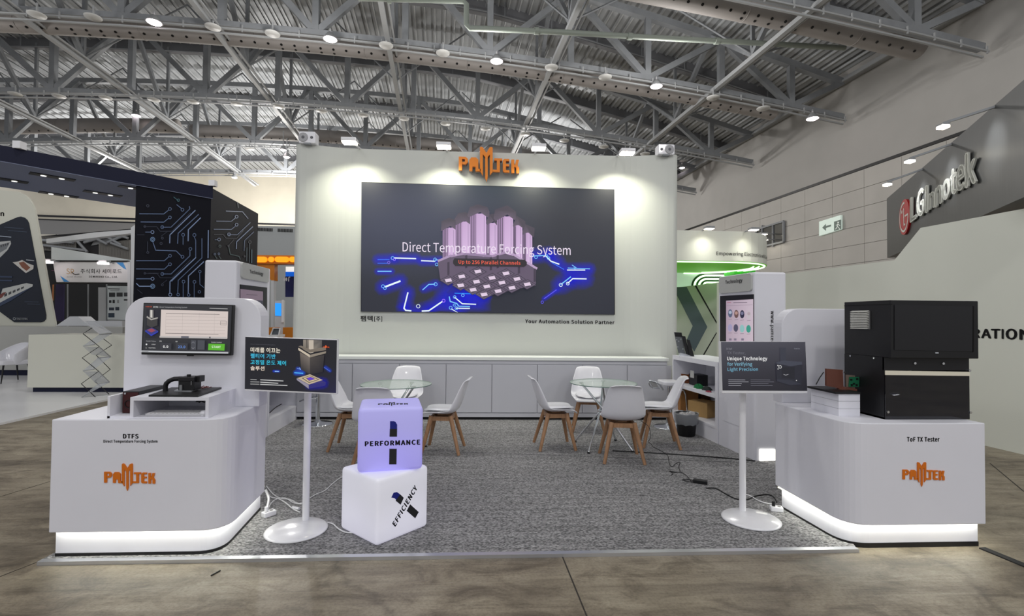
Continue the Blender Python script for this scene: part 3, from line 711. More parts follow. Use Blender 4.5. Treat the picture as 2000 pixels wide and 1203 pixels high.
# wall speakers
for x0, x1, y0, y1, ln, fl in ((583, 616, 257, 279, 'left', 0), (1286, 1318, 281, 301, 'right', 1)):
    f = Fr((0, YW-.2, 0), (1, 0, 0)); c = f.px((x0+x1)/2, y1)
    t = thing('wall_speaker', 'white loudspeaker lying on the %s top corner of the backdrop' % ln, 'speaker', c)
    a, b = f.at(x0, y1), f.at(x1, y0+(1 if fl else 0))
    obj('cabinet', MB().prism(rrect(a[0], a[1], b[0], b[1], .02), -.16, 0, lambda p, q, r: f.p(p, q, r)), PLASTIC, t, bevel=.01)
    wx = .27 if not fl else .68; tx = .78 if not fl else .2
    q = lambda s, d=.5: f.p(a[0]+(b[0]-a[0])*s, a[1]+(b[1]-a[1])*d, 0)
    wo = obj('woofer', MB().cyl(q(wx), q(wx)+f.N*.008, .072, .066, 20), mat('speaker_grey', (160, 160, 164), .5), t)
    obj('woofer_cone', MB().cyl(q(wx), q(wx)+f.N*.012, .03, .02, 14), mat('speaker_dark', (90, 90, 96), .5), wo)
    obj('tweeter', MB().cyl(q(tx), q(tx)+f.N*.01, .022, .018, 14), mat('speaker_dark', (90, 90, 96), .5), t)
    obj('bracket', MB().box((c.x-.05, c.y, c.z-.02), (c.x+.05, c.y+.12, c.z+.005)), STEEL, t)

# cabinets
A = Zp(600, 818, 0); A.x = -2.62; YC = Zp(1000, 822).y
A = Vector((-2.72, YC+.02, 0)); B = Vector((Zp(1313, 829).x, YC-.06, 0))
fc = Fr(A, B-A)
topz = fc.at(1000, 697.5)[1]
LW_ = (B-A).length
t = thing('cabinet_run', 'row of low grey cabinets under the big screen', 'cabinet', A)
g = lambda a, b, c: fc.p(a, b, c)
obj('carcass', MB().prism([(0, .07), (LW_, .07), (LW_, topz-.05), (0, topz-.05)], -.22, -.02, g), GREYC, t)
obj('kick_board', MB().prism([(0, .0), (LW_, .0), (LW_, .07), (0, .07)], -.2, -.05, g), BLACK, t)
obj('plinth', MB().prism([(0, .06), (LW_, .06), (LW_, .115), (0, .115)], -.05, -.004, g), GREYC, t)
obj('header', MB().prism([(0, topz-.1), (LW_, topz-.1), (LW_, topz-.045), (0, topz-.045)], -.05, -.006, g), GREYC, t)
xs = [fc.at(x, 760)[0] for x in (597, 687.6, 779.6, 870.8, 960.6, 1049.5, 1137.7, 1225, 1311.5)]
xs = [xs[0]-2*(xs[1]-xs[0]), xs[0]-(xs[1]-xs[0])]+xs
for a, b in zip(xs, xs[1:]):
    if a < 0.0: a = .02
    if b > a+.1: obj('door', MB().prism([(a+.004, .125), (b-.004, .125), (b-.004, topz-.108), (a+.004, topz-.108)], -.02, 0, g), GREYC, t, bevel=.003, seg=1)
top('worktop', MB().prism([(0, topz-.045), (LW_+.02, topz-.045), (LW_+.02, topz), (0, topz)], -.33, .02, g), mat('worktop_white', (236, 240, 236), .4), 'long white ledge on top of the grey cabinets', 'worktop', A, bevel=.003)

# right side unit and tower --------------------------------------------------
RA = Zp(1313, 829); RB = Zp(1480, 906)
fr_ = Fr(RA, RB-RA)
def unit(fr, u0, u1, h, dep, label, at_, mirror=False):
    t = thing('open_shelf_unit', label, 'shelf', at_)
    g = lambda a, b, c: fr.p(a, b, c)
    for nm, a, b, c, d in (('top_panel', u0, u1, h-.06, h), ('side_panel', u0, u0+.03, 0, h-.06), ('side_panel', u1-.06, u1, 0, h-.06), ('shelf', u0+.03, u1-.06, .555, .595), ('shelf', u0+.03, u1-.06, .19, .215)):
        obj(nm, MB().prism([(a, c), (b, c), (b, d), (a, d)], -dep, 0, g), WHITE, t)
    obj('plinth', MB().prism([(u0+.03, 0), (u1-.06, 0), (u1-.06, .19), (u0+.03, .19)], -.05, -.004, g), WHITE, t)
    obj('back_panel', MB().prism([(u0, 0), (u1, 0), (u1, h-.06), (u0, h-.06)], -dep-.02, -dep, g), WHITE, t)
    return t
ue = fr_.at(1402, 720)[0]
hR = fr_.at(1399, 707)[1]
unit(fr_, 0.0, ue, hR, .5, 'open white shelf unit beside the waste bin, holding boxes', RA)
g = lambda a, b, c: fr_.p(a, b, c)
# tower right
u0, u1 = ue+.005, fr_.at(1474, 760)[0]
zt = fr_.at(1472, 531)[1]
TR = fr_.p(u1, 0, 0)
fT = Fr(TR, (1, -.0, 0))
wT = fT.at(1536, 531)[0]
def tower(label, fr, u0, u1, ff, w0, w1, zt, deep):
    t = thing('display_tower', label, 'display stand', fr.p(u1, 0, 0))
    P = [fr.p(u0, 0, 0), fr.p(u1, 0, 0), ff.p(w0, 0, 0), ff.p(w1, 0, 0)]
    return t, P
t = thing('display_tower', 'white Technology display tower on the right with a lit product screen', 'display stand', TR)
pl = [fr_.p(u0, 0, 0), TR, fT.p(wT, 0, 0), fT.p(wT, 0, 0)+fr_.U*-(u1-u0)]
obj('body', MB().prism([(p.x, p.y) for p in pl], .0, zt), WHITE, t, bevel=.02)
PLQ = mat('plaque_grey', (186, 187, 184), .5)
q = [fr_.at(*p) for p in ((1407, 570), (1470, 568), (1470, 532), (1407, 541))]
fq = rrect(q[0][0], q[1][1]+.0, q[1][0], zt-.01, .03)
obj('plaque', MB().prism(fq, 0, .02, g), PLQ, t)
plq = [c for c in t.children if c.name.startswith('plaque')][0]
text('plaque_lettering', 'Technology', fr_, ((1420, 557), (1453.5, 553), (1420, 547.5)), TEXTK, plq, n=.022, bold=.03)
z6 = lambda x, y: (1300+x/4.147, 430+y/4.147)
obj('screen_bezel', qd(fr_, [z6(448, 1200), z6(715, 1180), z6(715, 600), z6(448, 614)], .0, .012), BLACKM, t)
pc = Pic(fr_.off(.013))
pc.poly([z6(490, 1195), z6(710, 1178), z6(710, 640), z6(490, 652)], None, [(190, 170, 186), (214, 196, 208), (214, 196, 210), (180, 158, 176)])
pc.line([z6(550, 669), z6(660, 667)], 1.3, (110, 98, 112)); pc.line([z6(495, 692), z6(705, 686)], .5, (150, 136, 150)); pc.line([z6(500, 668), z6(530, 667)], 1.2, (170, 90, 110))
for k, (x, y) in enumerate([(525, 755), (575, 760), (623, 762), (678, 765)]): 
    pc.disc(*z6(x, y), 4.3, 8, ((90, 100, 130), (110, 80, 80), (38, 36, 66), (206, 196, 204))[k]); pc.disc(*z6(x, y-8), 3, 3.2, ((180, 190, 210), (190, 150, 140), (120, 120, 150), (190, 170, 180))[k])
    pc.line([z6(x-14, y+48), z6(x+14, y+46)], .8, (140, 124, 140))
for k, (x, y) in enumerate([(527, 872), (574, 873), (625, 878), (678, 880)]):
    pc.disc(*z6(x, y), 4.5, 7.5, ((168, 160, 196), (78, 74, 100), (150, 200, 200), (52, 160, 140))[k]); pc.line([z6(x-14, y+42), z6(x+14, y+41)], .8, (140, 124, 140))
for x in (520, 560, 620): pc.rect(z6(x, 0)[0], 661, z6(x, 0)[0]+5, 665, (130, 120, 140))
pc.build('screen_picture', attr_mat('screen_soft', .8), t)
obj('door', MB().prism([(u0+.1, .32), (u0+.42, .32), (u0+.42, 1.0), (u0+.1, 1.0)], 0, .004, g), WHITE, t, bevel=.002, seg=1)
obj('foot_gap_glow', qd(fT, [(1483, 900), (1513, 899), (1513, 877), (1483, 877)], .0, .012), mat('lit_wall_glow', (255, 255, 250), .5, emit=(255, 252, 240), es=1.6), t)['label'] = 'glow painted for the lit wall behind the foot opening'  # glowing patch stands in for a lit wall seen through the opening
# vertical web address
mbw = MB(); vs, fs_ = glyphs('www.pamtek.com', .02)
x0 = min(v.x for v in vs); y0 = min(v.y for v in vs); y1 = max(v.y for v in vs); xw = max(v.x for v in vs)-x0
a0 = Vector(fT.at(1503, 607)); a1 = Vector(fT.at(1513, 607)); a2 = Vector(fT.at(1508, 694))
out = []
for v in vs: out.append(fT.p(a0.x+(a1.x-a0.x)*((v.y-y0)/(y1-y0)), a0.y+(a2.y-a0.y)*((v.x-x0)/xw), .003))
mbw.add(out, fs_); obj('web_address', mbw, TEXTK, t, recalc=False)

# left side unit and tower ----------------------------------------------------
LA = Zp(585, 818); LB = Zp(518, 858)
fl_ = Fr(LB, LA-LB)          # U runs away from the camera
if fl_.N.x < 0: fl_.N = -fl_.N
gl = lambda a, b, c: fl_.p(a, b, c)
hL = .93
tL0, tL1 = fl_.at(461, 560)[0], fl_.at(528, 560)[0]
t = unit(fl_, tL1+.01, fl_.at(586, 700)[0], hL, .5, 'open white shelf unit on the left side behind the bar stool', LB)
obj('outlet', MB().cyl(fl_.px(551, 789, -.48), fl_.px(551, 789, -.44), .035, n=14), BLACK, t)
zl = fl_.at(461, 508)[1]
TL = fl_.p(tL0, 0, 0)
fTL = Fr(TL, (1, 0, 0)); wl = fTL.at(399.5, 506)[0]
t = thing('display_tower', 'white Technology display tower standing behind the left counter monitor', 'display stand', TL)
pl = [TL, fl_.p(tL1, 0, 0), fl_.p(tL1, 0, 0)+Vector((wl, 0, 0)), fTL.p(wl, 0, 0)]
obj('body', MB().prism([(p.x, p.y) for p in pl], 0, zl), WHITE, t, bevel=.02)
a = fl_.at(469, 543); b = fl_.at(522, 552)
obj('plaque', MB().prism(rrect(a[0], b[1], b[0], zl-.01, .03), 0, .02, gl), PLQ, t)
z3 = lambda x, y: (380+x/5.727, 490+y/5.727)
plq = [c for c in t.children if c.name.startswith('plaque')][0]
text('plaque_lettering', 'Technology', fl_, (z3(597, 262), z3(748, 290), z3(597, 205)), TEXTK, plq, n=.022, bold=.03)
obj('screen_bezel', qd(fl_, [z3(505, 900), z3(800, 900), z3(800, 410), z3(505, 375)], 0, .012), BLACKM, t)
pc = Pic(fl_.off(.013)); pc.poly([z3(512, 900), z3(765, 900), z3(765, 455), z3(512, 425)], (126, 108, 122)); pc.line([z3(580, 487), z3(700, 495)], 1.3, (84, 72, 84)); pc.poly([z3(512, 540), z3(765, 556), z3(765, 900), z3(512, 900)], (52, 50, 66))
pc.build('screen_picture', MATS['screen_soft'], t)

# ------------------------------------------------------------------ counters
def counter(label, front_px, zt, zb, yf, cx_bot, back_bot, skirt, left):
    t = thing('display_counter', label, 'counter', skirt[0])
    return t
# left
zt, zb = .872, .205
YF = 3.07
a = Yp(101, 820, YF); b = Zp(427, 1041, zb); YFb = b.y
PLb = Zp(517, 960, zb)
bl = Vector((a.x-.045, PLb.y+.02, 0))
lc = [(a.x, YF), (b.x+.02, YF), (PLb.x, PLb.y), (bl.x, bl.y)]
T_L = thing('display_counter', 'white counter on the left lettered DTFS with a lit base', 'counter', (a.x+.4, YF+.3, 0))
obj('body', MB().prism(fillet(lc, [0, .17, 0, 0], 8), zb, zt), WHITE, T_L, bevel=.006)
s0, s1, s2 = Zp(108, 1092), Zp(426, 1091), Zp(508, 1000)
sk = [(s0.x, s0.y), (s1.x, s0.y), (s2.x, s2.y), (s0.x-.03, s2.y)]
obj('base', MB().prism(fillet(sk, [0, .16, 0, 0], 8), .035, zb+.01), WHITE, T_L)
obj('toe_kick', MB().prism(fillet([(s0.x+.0, s0.y-.004), (s1.x, s0.y-.004), (s2.x+.004, s2.y), (s0.x, s2.y)], [0, .16, 0, 0], 8), .0, .036), BLACK, T_L)
fL = Fr((0, YF, 0), (1, 0, 0))
text('title_lettering', 'DTFS', fL, ((240.5, 856.4), (271, 856.6), (240.5, 847)), TEXTK, T_L, bold=.04)
text('subtitle_lettering', 'Direct Temperature Forcing System', fL, ((202.5, 866), (308, 866), (202.5, 858.6)), TEXTK, T_L, bold=.03)
logo('logo_letters', fL, ((204.5, 958), (303.8, 958), (204.5, 904.5)), mat('orange_vinyl', (214, 112, 18), .4), T_L, .0, .006, 'orange PAMTEK logo')
# right
a = Yp(1924, 827, YF); zt2, zb2 = .842, .185
bR = Zp(1652, 1024.5, zb2); PR = Zp(1514, 947, zb2)
rc = [(bR.x, YF), (a.x, YF), (a.x-.03, PR.y+.04), (PR.x, PR.y)]
T_R = thing('display_counter', 'white counter on the right lettered ToF TX Tester with a lit base', 'counter', (bR.x+.4, YF+.3, 0))
obj('body', MB().prism(fillet(rc, [.17, 0, 0, 0], 8), zb2, zt2), WHITE, T_R, bevel=.006)
s0, s1, s2 = Zp(1914, 1068), Zp(1652, 1070), Zp(1527, 996)
sk = [(s1.x, s1.y), (s0.x, s1.y), (s0.x-.03, s2.y), (s2.x, s2.y)]
obj('base', MB().prism(fillet(sk, [.16, 0, 0, 0], 8), .03, zb2+.01), WHITE, T_R)
obj('toe_kick', MB().prism(fillet([(s1.x, s1.y-.006), (s0.x, s1.y-.006), (s0.x-.03, s2.y), (s2.x-.006, s2.y)], [.16, 0, 0, 0], 8), .0, .031), BLACK, T_R)
text('title_lettering', 'ToF TX Tester', fL, ((1771, 862.4), (1834.6, 862.4), (1771, 853.3)), TEXTK, T_R, bold=.04)
logo('logo_letters', fL, ((1762, 950), (1843.7, 950), (1762, 902)), MATS['orange_vinyl'], T_R, .0, .006, 'orange PAMTEK logo')
# LED strips under the overhangs
STRIP = mat('led_strip', (255, 255, 235), .5, emit=(255, 255, 222), es=2)
def strip(p, q, par, zz, pw):
    p, q = Vector(p), Vector(q); d = (q-p)
    o = obj('led_strip', MB().beam((p.x, p.y, zz), (q.x, q.y, zz), .012, .006), STRIP, par)
    nrm = Vector((d.y, -d.x, 0)).normalized()
    l = area('led_strip_light', (p+q)/2*1+Vector((0, 0, zz-.008)), d.length, pw, (1, 1, .88), (0, 0, -1), .02)
    ang = math.atan2(d.y, d.x); l.rotation_euler = (0, 0, ang)
s0, s1, s2 = Zp(108, 1092), Zp(426, 1091), Zp(508, 1000)
m_ = .028
strip((s0.x+.0, s0.y-m_, 0), (s1.x-.05, s0.y-m_, 0), T_L, zb-.005, 1.1)
strip((s1.x-.05, s0.y-m_, 0), (s1.x+.035, s0.y+.1, 0), T_L, zb-.005, .22)
strip((s1.x+.035, s0.y+.1, 0), (s2.x+.028, s2.y-.01, 0), T_L, zb-.005, .6)
s0, s1, s2 = Zp(1914, 1068), Zp(1652, 1070), Zp(1527, 996)
strip((s1.x+.05, s1.y-m_, 0), (s0.x, s1.y-m_, 0), T_R, zb2-.005, 1.1)
strip((s1.x-.035, s1.y+.1, 0), (s1.x+.05, s1.y-m_, 0), T_R, zb2-.005, .22)
strip((s1.x-.035, s1.y+.1, 0), (s2.x-.028, s2.y, 0), T_R, zb2-.005, .6)
strip((s0.x+.03, s1.y+.05, 0), (s0.x+.0, s2.y-.05, 0), T_R, zb2-.005, .6)

# upright panels at the back of the counters
yP = 3.5; f = Fr((0, yP, 0), (1, 0, 0))
a = f.at(242, 700); b = f.at(508, 700); zz = f.at(330, 580.5)[1]
t = thing('back_panel', 'white upright panel with rounded top corners carrying the DTFS monitor', 'panel', f.p(a[0], zt))
obj('panel', MB().prism(rrect(a[0], zt, b[0], zz, .15, 8, '0011'), -.13, 0, lambda p, q, r: f.p(p, q, r)), WHITE, t, bevel=.004)
yQ = 3.84; f = Fr((0, yQ, 0), (1, 0, 0))
a = f.at(1527, 700); b = f.at(1880, 700); zz = f.at(1600, 603)[1]
t = thing('back_panel', 'white upright panel with a rounded corner behind the black test machine', 'panel', f.p(a[0], zt2))
obj('panel', MB().prism(rrect(a[0], zt2, b[0], zz, .15, 8, '0011'), -.12, 0, lambda p, q, r: f.p(p, q, r)), WHITE, t, bevel=.004)

# monitor with the DTFS software
fm = frq((275, 692), (449, 697.5), yP-.05)
t = thing('wall_monitor', 'black framed monitor on the left panel showing the DTFS control software', 'monitor', fm.O)
z5 = lambda x, y: (60+x/4, 560+y/4)
MQ = [z5(862, 530), z5(1565, 538), z5(1581, 142), z5(880, 125)]
mcase = obj('case', qd(fm, MQ, -.035, 0), BLACK, t, bevel=.004)
obj('sensor_nub', MB().cbox(fm.px(370, 694, -.01), (.04, .012, .012)), BLACK, t)
pc = Pic(fm.off(.001))
pc.poly([z5(874, 508), z5(1555, 520), z5(1572, 150), z5(888, 132)], (42, 43, 48))
pc.poly([z5(893, 400), z5(1008, 405), z5(1012, 178), z5(905, 174)], (30, 30, 40))
pc.poly([z5(1012, 395), z5(1537, 405), z5(1543, 193), z5(1020, 178)], (228, 214, 208))
for k in range(6): y = 232+k*26; pc.line([z5(1058-k*.6, y), z5(1525-k, y+6)], .35, (168, 156, 152))
for x in (1060, 1190, 1320, 1440): pc.line([z5(x, 205), z5(x-4, 372)], .3, (186, 174, 170))
pc.line([z5(1062, 208), z5(1478, 217)], .9, (110, 104, 104)); pc.line([z5(1058, 364), z5(1470, 372)], .8, (120, 112, 112))
pc.line([z5(1487, 268), z5(1533, 269), z5(1532, 299), z5(1486, 298), z5(1487, 268)], .5, (90, 84, 84)); pc.line([z5(1487, 283), z5(1533, 284)], .5, (90, 84, 84))
pc.poly([z5(1012, 397), z5(1537, 407), z5(1537, 392), z5(1012, 383)], (202, 196, 194)); pc.poly([z5(1180, 399), z5(1240, 400), z5(1240, 386), z5(1180, 385)], (96, 98, 110))
pc.poly([z5(1400, 402), z5(1410, 402), z5(1410, 390), z5(1400, 390)], (60, 60, 66))
pc.poly([z5(935, 240), z5(965, 245), z5(965, 182), z5(937, 180)], (150, 146, 142)); pc.poly([z5(943, 240), z5(955, 243), z5(955, 182), z5(943, 182)], (226, 222, 214)); pc.poly([z5(912, 240), z5(948, 262), z5(1000, 248), z5(1000, 238), z5(950, 250), z5(915, 228)], (176, 172, 166))
pc.poly([z5(915, 300), z5(950, 318), z5(997, 302), z5(998, 248), z5(950, 262), z5(915, 245)], (62, 60, 60)); pc.poly([z5(902, 340), z5(950, 372), z5(1005, 345), z5(955, 318)], (60, 60, 130)); pc.poly([z5(918, 338), z5(950, 356), z5(985, 342), z5(952, 325)], (160, 70, 90)); pc.poly([z5(902, 348), z5(950, 385), z5(1002, 355), z5(1005, 345), z5(950, 372), z5(902, 340)], (40, 60, 190))
pc.word('PAMTEK', (z5(908, 160), z5(957, 161), z5(908, 151)), (214, 84, 50), .02); pc.word('DTFS', (z5(968, 163), z5(1005, 164), z5(968, 153)), (240, 240, 240), .03); pc.word('Direct Temperature Forcing System', (z5(1016, 167), z5(1230, 170), z5(1016, 154)), (200, 200, 204))
pc.line([z5(1405, 168), z5(1545, 173)], 1.0, (205, 205, 205))
pc.word('Heater Status', (z5(912, 427), z5(988, 429), z5(912, 419)), (190, 190, 195)); pc.disc(*z5(915, 449), 1.6, 1.6, (240, 240, 240)); pc.word('STEP', (z5(955, 453), z5(985, 454), z5(955, 446)), (235, 235, 235), .02); pc.ring(*z5(913, 476), 1.5, .5, (150, 150, 150)); pc.word('HEATING', (z5(933, 480), z5(985, 481), z5(933, 473)), (235, 235, 235), .02)
for x0, x1 in ((1022, 1108), (1144, 1235), (1262, 1302), (1312, 1368)): pc.poly([z5(x0, 490), z5(x1, 492), z5(x1+2, 418 if x0 > 1240 else 440), z5(x0+2, 416 if x0 > 1240 else 438)], (54, 55, 62) if x0 < 1240 else (74, 76, 84))
pc.word('PV', (z5(1020, 430), z5(1036, 430), z5(1020, 420)), (220, 220, 220), .02); pc.word('SV', (z5(1143, 432), z5(1159, 432), z5(1143, 422)), (220, 220, 220), .02)
pc.word('0.0', (z5(1047, 477), z5(1087, 478), z5(1047, 456)), (245, 245, 245), .03); pc.word('23.0', (z5(1163, 479), z5(1220, 480), z5(1163, 458)), (110, 150, 225), .03)
pc.line([z5(1270, 440), z5(1281, 428), z5(1292, 440)], .6, (150, 150, 158)); pc.line([z5(1270, 472), z5(1281, 484), z5(1292, 472)], .6, (150, 150, 158))
pc.word('Heater Control', (z5(1423, 436), z5(1503, 438), z5(1423, 427)), (225, 225, 228), .01)
pc.poly([z5(1398, 494), z5(1525, 497), z5(1528, 446), z5(1401, 443)], (94, 190, 38)); pc.word('START', (z5(1426, 478), z5(1497, 480), z5(1426, 459)), (238, 255, 230), .03)
pc.poly([z5(874, 509), z5(1555, 521), z5(1556, 508), z5(874, 496)], (196, 198, 202)); pc.line([z5(885, 502), z5(935, 503)], 1.2, (110, 112, 118))
pc.build('screen_picture', MATS['screen_soft'], t)

# ------------------------------------------------------------------ kit on the left counter
zk = zt = .872
def zc(x, y): return (200+x/7.143, 720+y/7.143)
ra = Zp(*zc(402, 690), zk); rb = Zp(*zc(1480, 697), zk); yb = max(ra.y, YF+.02)
fk = Fr((0, yb, 0), (1, 0, 0))
A0 = fk.at(*zc(382, 690)); A1 = fk.at(*zc(1480, 695)); A2 = fk.at(*zc(382, 400)); hb = A2[1]
dp = .40
x0, x1 = A0[0], A1[0]
sh = -.035
t = thing('riser_box', 'open fronted white riser box on the left counter holding a keyboard', 'box', (x0, yb, zk))
def skew(mb, y0_): 
    mb.v = [Vector((v.x+(v.y-y0_)*sh/dp, v.y, v.z)) for v in mb.v]; return mb
th = .02
for nm, a, b in (('top_panel', (x0, yb, hb-th), (x1, yb+dp, hb)), ('side_panel', (x0, yb, zk), (x0+th, yb+dp, hb-th)), ('side_panel', (x1-th, yb, zk), (x1, yb+dp, hb-th)), ('bottom_panel', (x0+th, yb, zk), (x1-th, yb+dp, zk+.006)), ('back_panel', (x0+th+.2, yb+dp-.02, zk+.006), (x1-th, yb+dp, hb-th))):
    obj(nm, skew(MB().box(a, b), yb), WHITE, t)
# keyboard
ky = yb+.03
top('keyboard', MB().prism(rrect(x0+.06, ky, x0+.44, ky+.12, .02), zk+.008, zk+.02), mat('keyboard_silver', (196, 196, 200), .4), 'slim silver keyboard lying inside the white riser box', 'keyboard', (x0+.2, ky, zk+.008))
kb = bpy.data.objects['keyboard']
mb = MB()
for r_ in range(5):
    for c_ in range(15):
        xx = x0+.075+c_*.0238; yy = ky+.01+r_*.0212; mb.box((xx, yy, zk+.0201), (xx+.02, yy+.0175, zk+.024))
props(obj('keys', mb, mat('key_grey', (212, 212, 214), .5), kb), kind='stuff')
top('computer_mouse', MB().lathe([(0, .03), (.018, .028), (.028, .018), (.031, .004), (.03, 0)], (x1-.055, yb+.06, zk+.007), 16), PLASTIC, 'white computer mouse at the right end inside the riser box', 'mouse', (x1-.055, yb+.06, zk+.007))
mb = MB().tube([Vector((x0+.28, yb+.3, hb-.03)), Vector((x0+.28, yb+.28, hb-.055)), Vector((x0+.36, yb+.26, hb-.06)), Vector((x1-.2, yb+.22, hb-.062)), Vector((x1-.12, yb+.2, hb-.045)), Vector((x1-.05, yb+.18, hb-.06))], .004, 6)
mb.tube([Vector((x1-.17, yb+.2, hb-.065)), Vector((x1-.12, yb+.17, hb-.04)), Vector((x1-.07, yb+.2, hb-.06)), Vector((x1-.03, yb+.16, hb-.05))], .004, 6)
mb.tube([Vector((x1-.17, yb+.2, hb-.05)), Vector((x1-.12, yb+.17, hb-.06)), Vector((x1-.07, yb+.2, hb-.035)), Vector((x1-.03, yb+.16, hb-.03))], .004, 6)
top('black_cable', mb, BLACK, 'tangled black cable hanging inside the white riser box', 'cable', (x0+.28, yb+.3, hb-.03))
# U tray with power supply
u0_ = Yp(*zc(66, 680), yb).x
t = thing('side_tray', 'white open tray left of the riser box', 'tray', (u0_, yb, zk))
obj('wall', skew(MB().box((u0_, yb, zk), (u0_+.015, yb+dp, fk.at(*zc(66, 385))[1]-.0)), yb), WHITE, t)
obj('floor_panel', skew(MB().box((u0_, yb, zk), (x0, yb+dp, zk+.012)), yb), WHITE, t)
y2 = yb+.09; px0 = Yp(*zc(290, 500), y2).x; px1 = x0-.004
t = thing('power_unit', 'black box with a red front in the tray beside the riser box', 'electronics', (px0, y2, zk+.012))
ztp = fk.at(*zc(300, 318))[1]
ztp = Yp(*zc(300, 318), y2).z
obj('case', skew(MB().box((px0, y2+.004, zk+.012), (px1, y2+.3, ztp)), yb), BLACKM, t, bevel=.003)
obj('front_grille', skew(MB().box((px0+.004, y2, zk+.016), (px1-.004, y2+.004, ztp-.006)), yb), mat('dark_red', (62, 20, 22), .4), t)
obj('fan_ring', MB().tube([Vector((px0+.035+.024*math.cos(q), y2-.003, zk+.07+.024*math.sin(q))) for q in [2*PI*i/14 for i in range(14)]], .003, 5, closed=True), BLACK, t)
obj('screw_cap', MB().cyl((px0+.014, y2-.001, ztp-.012), (px0+.014, y2-.008, ztp-.012), .006, n=10), CHROME, t)
# tester head on plate
pq = [Zp(*zc(642, 378), hb+.0) for _ in (0,)]
P1, P2, P3, P4 = [Zp(*zc(*q), hb+.01) for q in ((642, 370), (1335, 375), (1665, 262), (965, 262))]
t = thing('thermal_test_head', 'black thermal test head with curved hose on a black plate', 'instrument', P1)
obj('plate', MB().prism([(p.x, p.y) for p in (P1, P2, P3, P4)], hb+.001, hb+.012), BLACK, t, bevel=.002)
hz = hb+.012
c = Zp(*zc(1165, 318), hz); c.y += .03
dd = c.y
fh = Fr((0, dd-.03, 0), (1, 0, 0)); U = lambda x, y: fh.at(*zc(x, y))
b0 = U(1055, 310); b1 = U(1282, 170)
obj('base_plate', MB().prism([(p.x, p.y) for p in (Zp(*zc(1000, 318), hz), Zp(*zc(1240, 324), hz), Zp(*zc(1345, 285), hz), Zp(*zc(1090, 282), hz))], hz, hz+.007), mat('pale_metal', (170, 172, 176), .3, .6), t)
obj('body', MB().box((b0[0], dd-.03, hz+.007), (b1[0], dd+.05, b1[1])), BLACK, t, bevel=.003)
c1_ = U(1060, 185); c2_ = U(1332, 100); 
obj('cap', MB().box((c1_[0], dd-.035, b1[1]-.002), (c2_[0]-.02, dd+.06, U(1200, 118)[1])), BLACKM, t, bevel=.003)
obj('side_block', MB().box((U(1265, 0)[0], dd-.01, U(0, 190)[1]), (c2_[0], dd+.05, U(0, 104)[1])), BLACK, t, bevel=.002)
obj('knob', MB().cyl((U(1170, 0)[0], dd, U(0, 125)[1]), (U(1170, 0)[0], dd, U(0, 84)[1]), .012, n=14), BLACK, t)
obj('clamp', MB().box((U(1092, 0)[0], dd-.04, hz), (U(1128, 0)[0], dd-.03, U(0, 222)[1])), mat('brushed_steel', (160, 162, 165), .35, .9), t)
obj('window_slot', MB().box((U(1243, 0)[0], dd-.033, U(0, 225)[1]), (U(1252, 0)[0], dd-.03, U(0, 160)[1])), mat('brushed_steel', (160, 162, 165), .35, .9), t)
hp = []
for k, q in enumerate(((840, 288), (835, 255), (850, 215), (890, 178), (960, 150), (1075, 146))):
    a = U(*q); hp.append(Vector((a[0], dd+.0+(0 if k > 2 else .0), a[1])))
hp[0].z = hb+.002
obj('hose', MB().tube(hp, .0145, 12), BLACK, t)
mb = MB()
for q in ((1320, 285), (1360, 272), (1400, 278)):
    a = Zp(*zc(*q), hz); mb.tube([a+Vector((0, 0, .004)), a+Vector((.02, .01, .014)), a+Vector((.035, -.008, .006)), a+Vector((.05, .012, .01))], .0028, 5)
obj('lead_wires', mb, mat('red_wire', (128, 58, 52), .5), t)

# ------------------------------------------------------------------ black tester on the right counter
zk = zt2
Pf = Zp(1727, 819, zk); yl = Pf.y; xl_ = Pf.x
yu = yl-.06; xr_ = Yp(1892, 760, yl).x; xr2 = Yp(1911, 640, yu).x
ybk = xl_/((ray(1649, 640).x)/ray(1649, 640).y)
zTop = Yp(1743, 586, yu).z; zMid = Yp(1820, 700, yu).z
t = thing('test_machine', 'large black boxy tester with a tinted window on the right counter', 'machine', (xl_, yl, zk))
obj('upper_housing', MB().box((xl_, yu, zMid), (xr2, ybk, zTop)), BLACK, t, bevel=.004)
obj('lower_frame', MB().prism([(xl_, yl), (xl_+.02, yl), (xl_+.02, ybk-.02), (xr_-.02, ybk-.02), (xr_-.02, yl), (xr_, yl), (xr_, ybk), (xl_, ybk)], zk, zMid), BLACK, t)
obj('base_plate', MB().box((xl_, yl, zk), (xr_, ybk, zk+.012)), BLACK, t)
ft = Fr((0, yl, 0), (1, 0, 0))
z8 = lambda x, y: (1500+x/3.88, 570+y/3.88)
obj('screw_rail', MB().box((xl_, yl-.004, Yp(*z8(900, 592), yl).z), (xr_, yl+.012, zMid)), BLACKM, t)
WIN = mat('tinted_acrylic', (24, 25, 32), .06, trans=.0, alpha=.86, coat=.6)
a = ft.at(*z8(884, 964)); b = ft.at(*z8(1517, 620)); obj('window_pane', MB().box((a[0], yl-.008, a[1]), (b[0], yl-.002, Yp(*z8(884, 598), yl).z)), WIN, t)
obj('light_strip', qd(ft, [z8(880, 628), z8(1517, 636), z8(1517, 605), z8(880, 595)], .006, .012), mat('cream_strip', (230, 224, 206), .5), t)
for x, y in ((1103, 540), (1317, 542), (900, 908), (1517, 595), (1524, 912)):
    p = ft.px(*z8(x, y)); obj('bolt', MB().cyl(p, p+ft.N*.014, .0085, n=12), CHROME, t)
p = ft.px(*z8(955, 778)); obj('handle', MB().tube([p+Vector((-.02, -.008, 0)), p+Vector((-.02, -.025, 0)), p+Vector((.012, -.03, .004)), p+Vector((.012, -.01, .008))], .004, 8), CHROME, t)
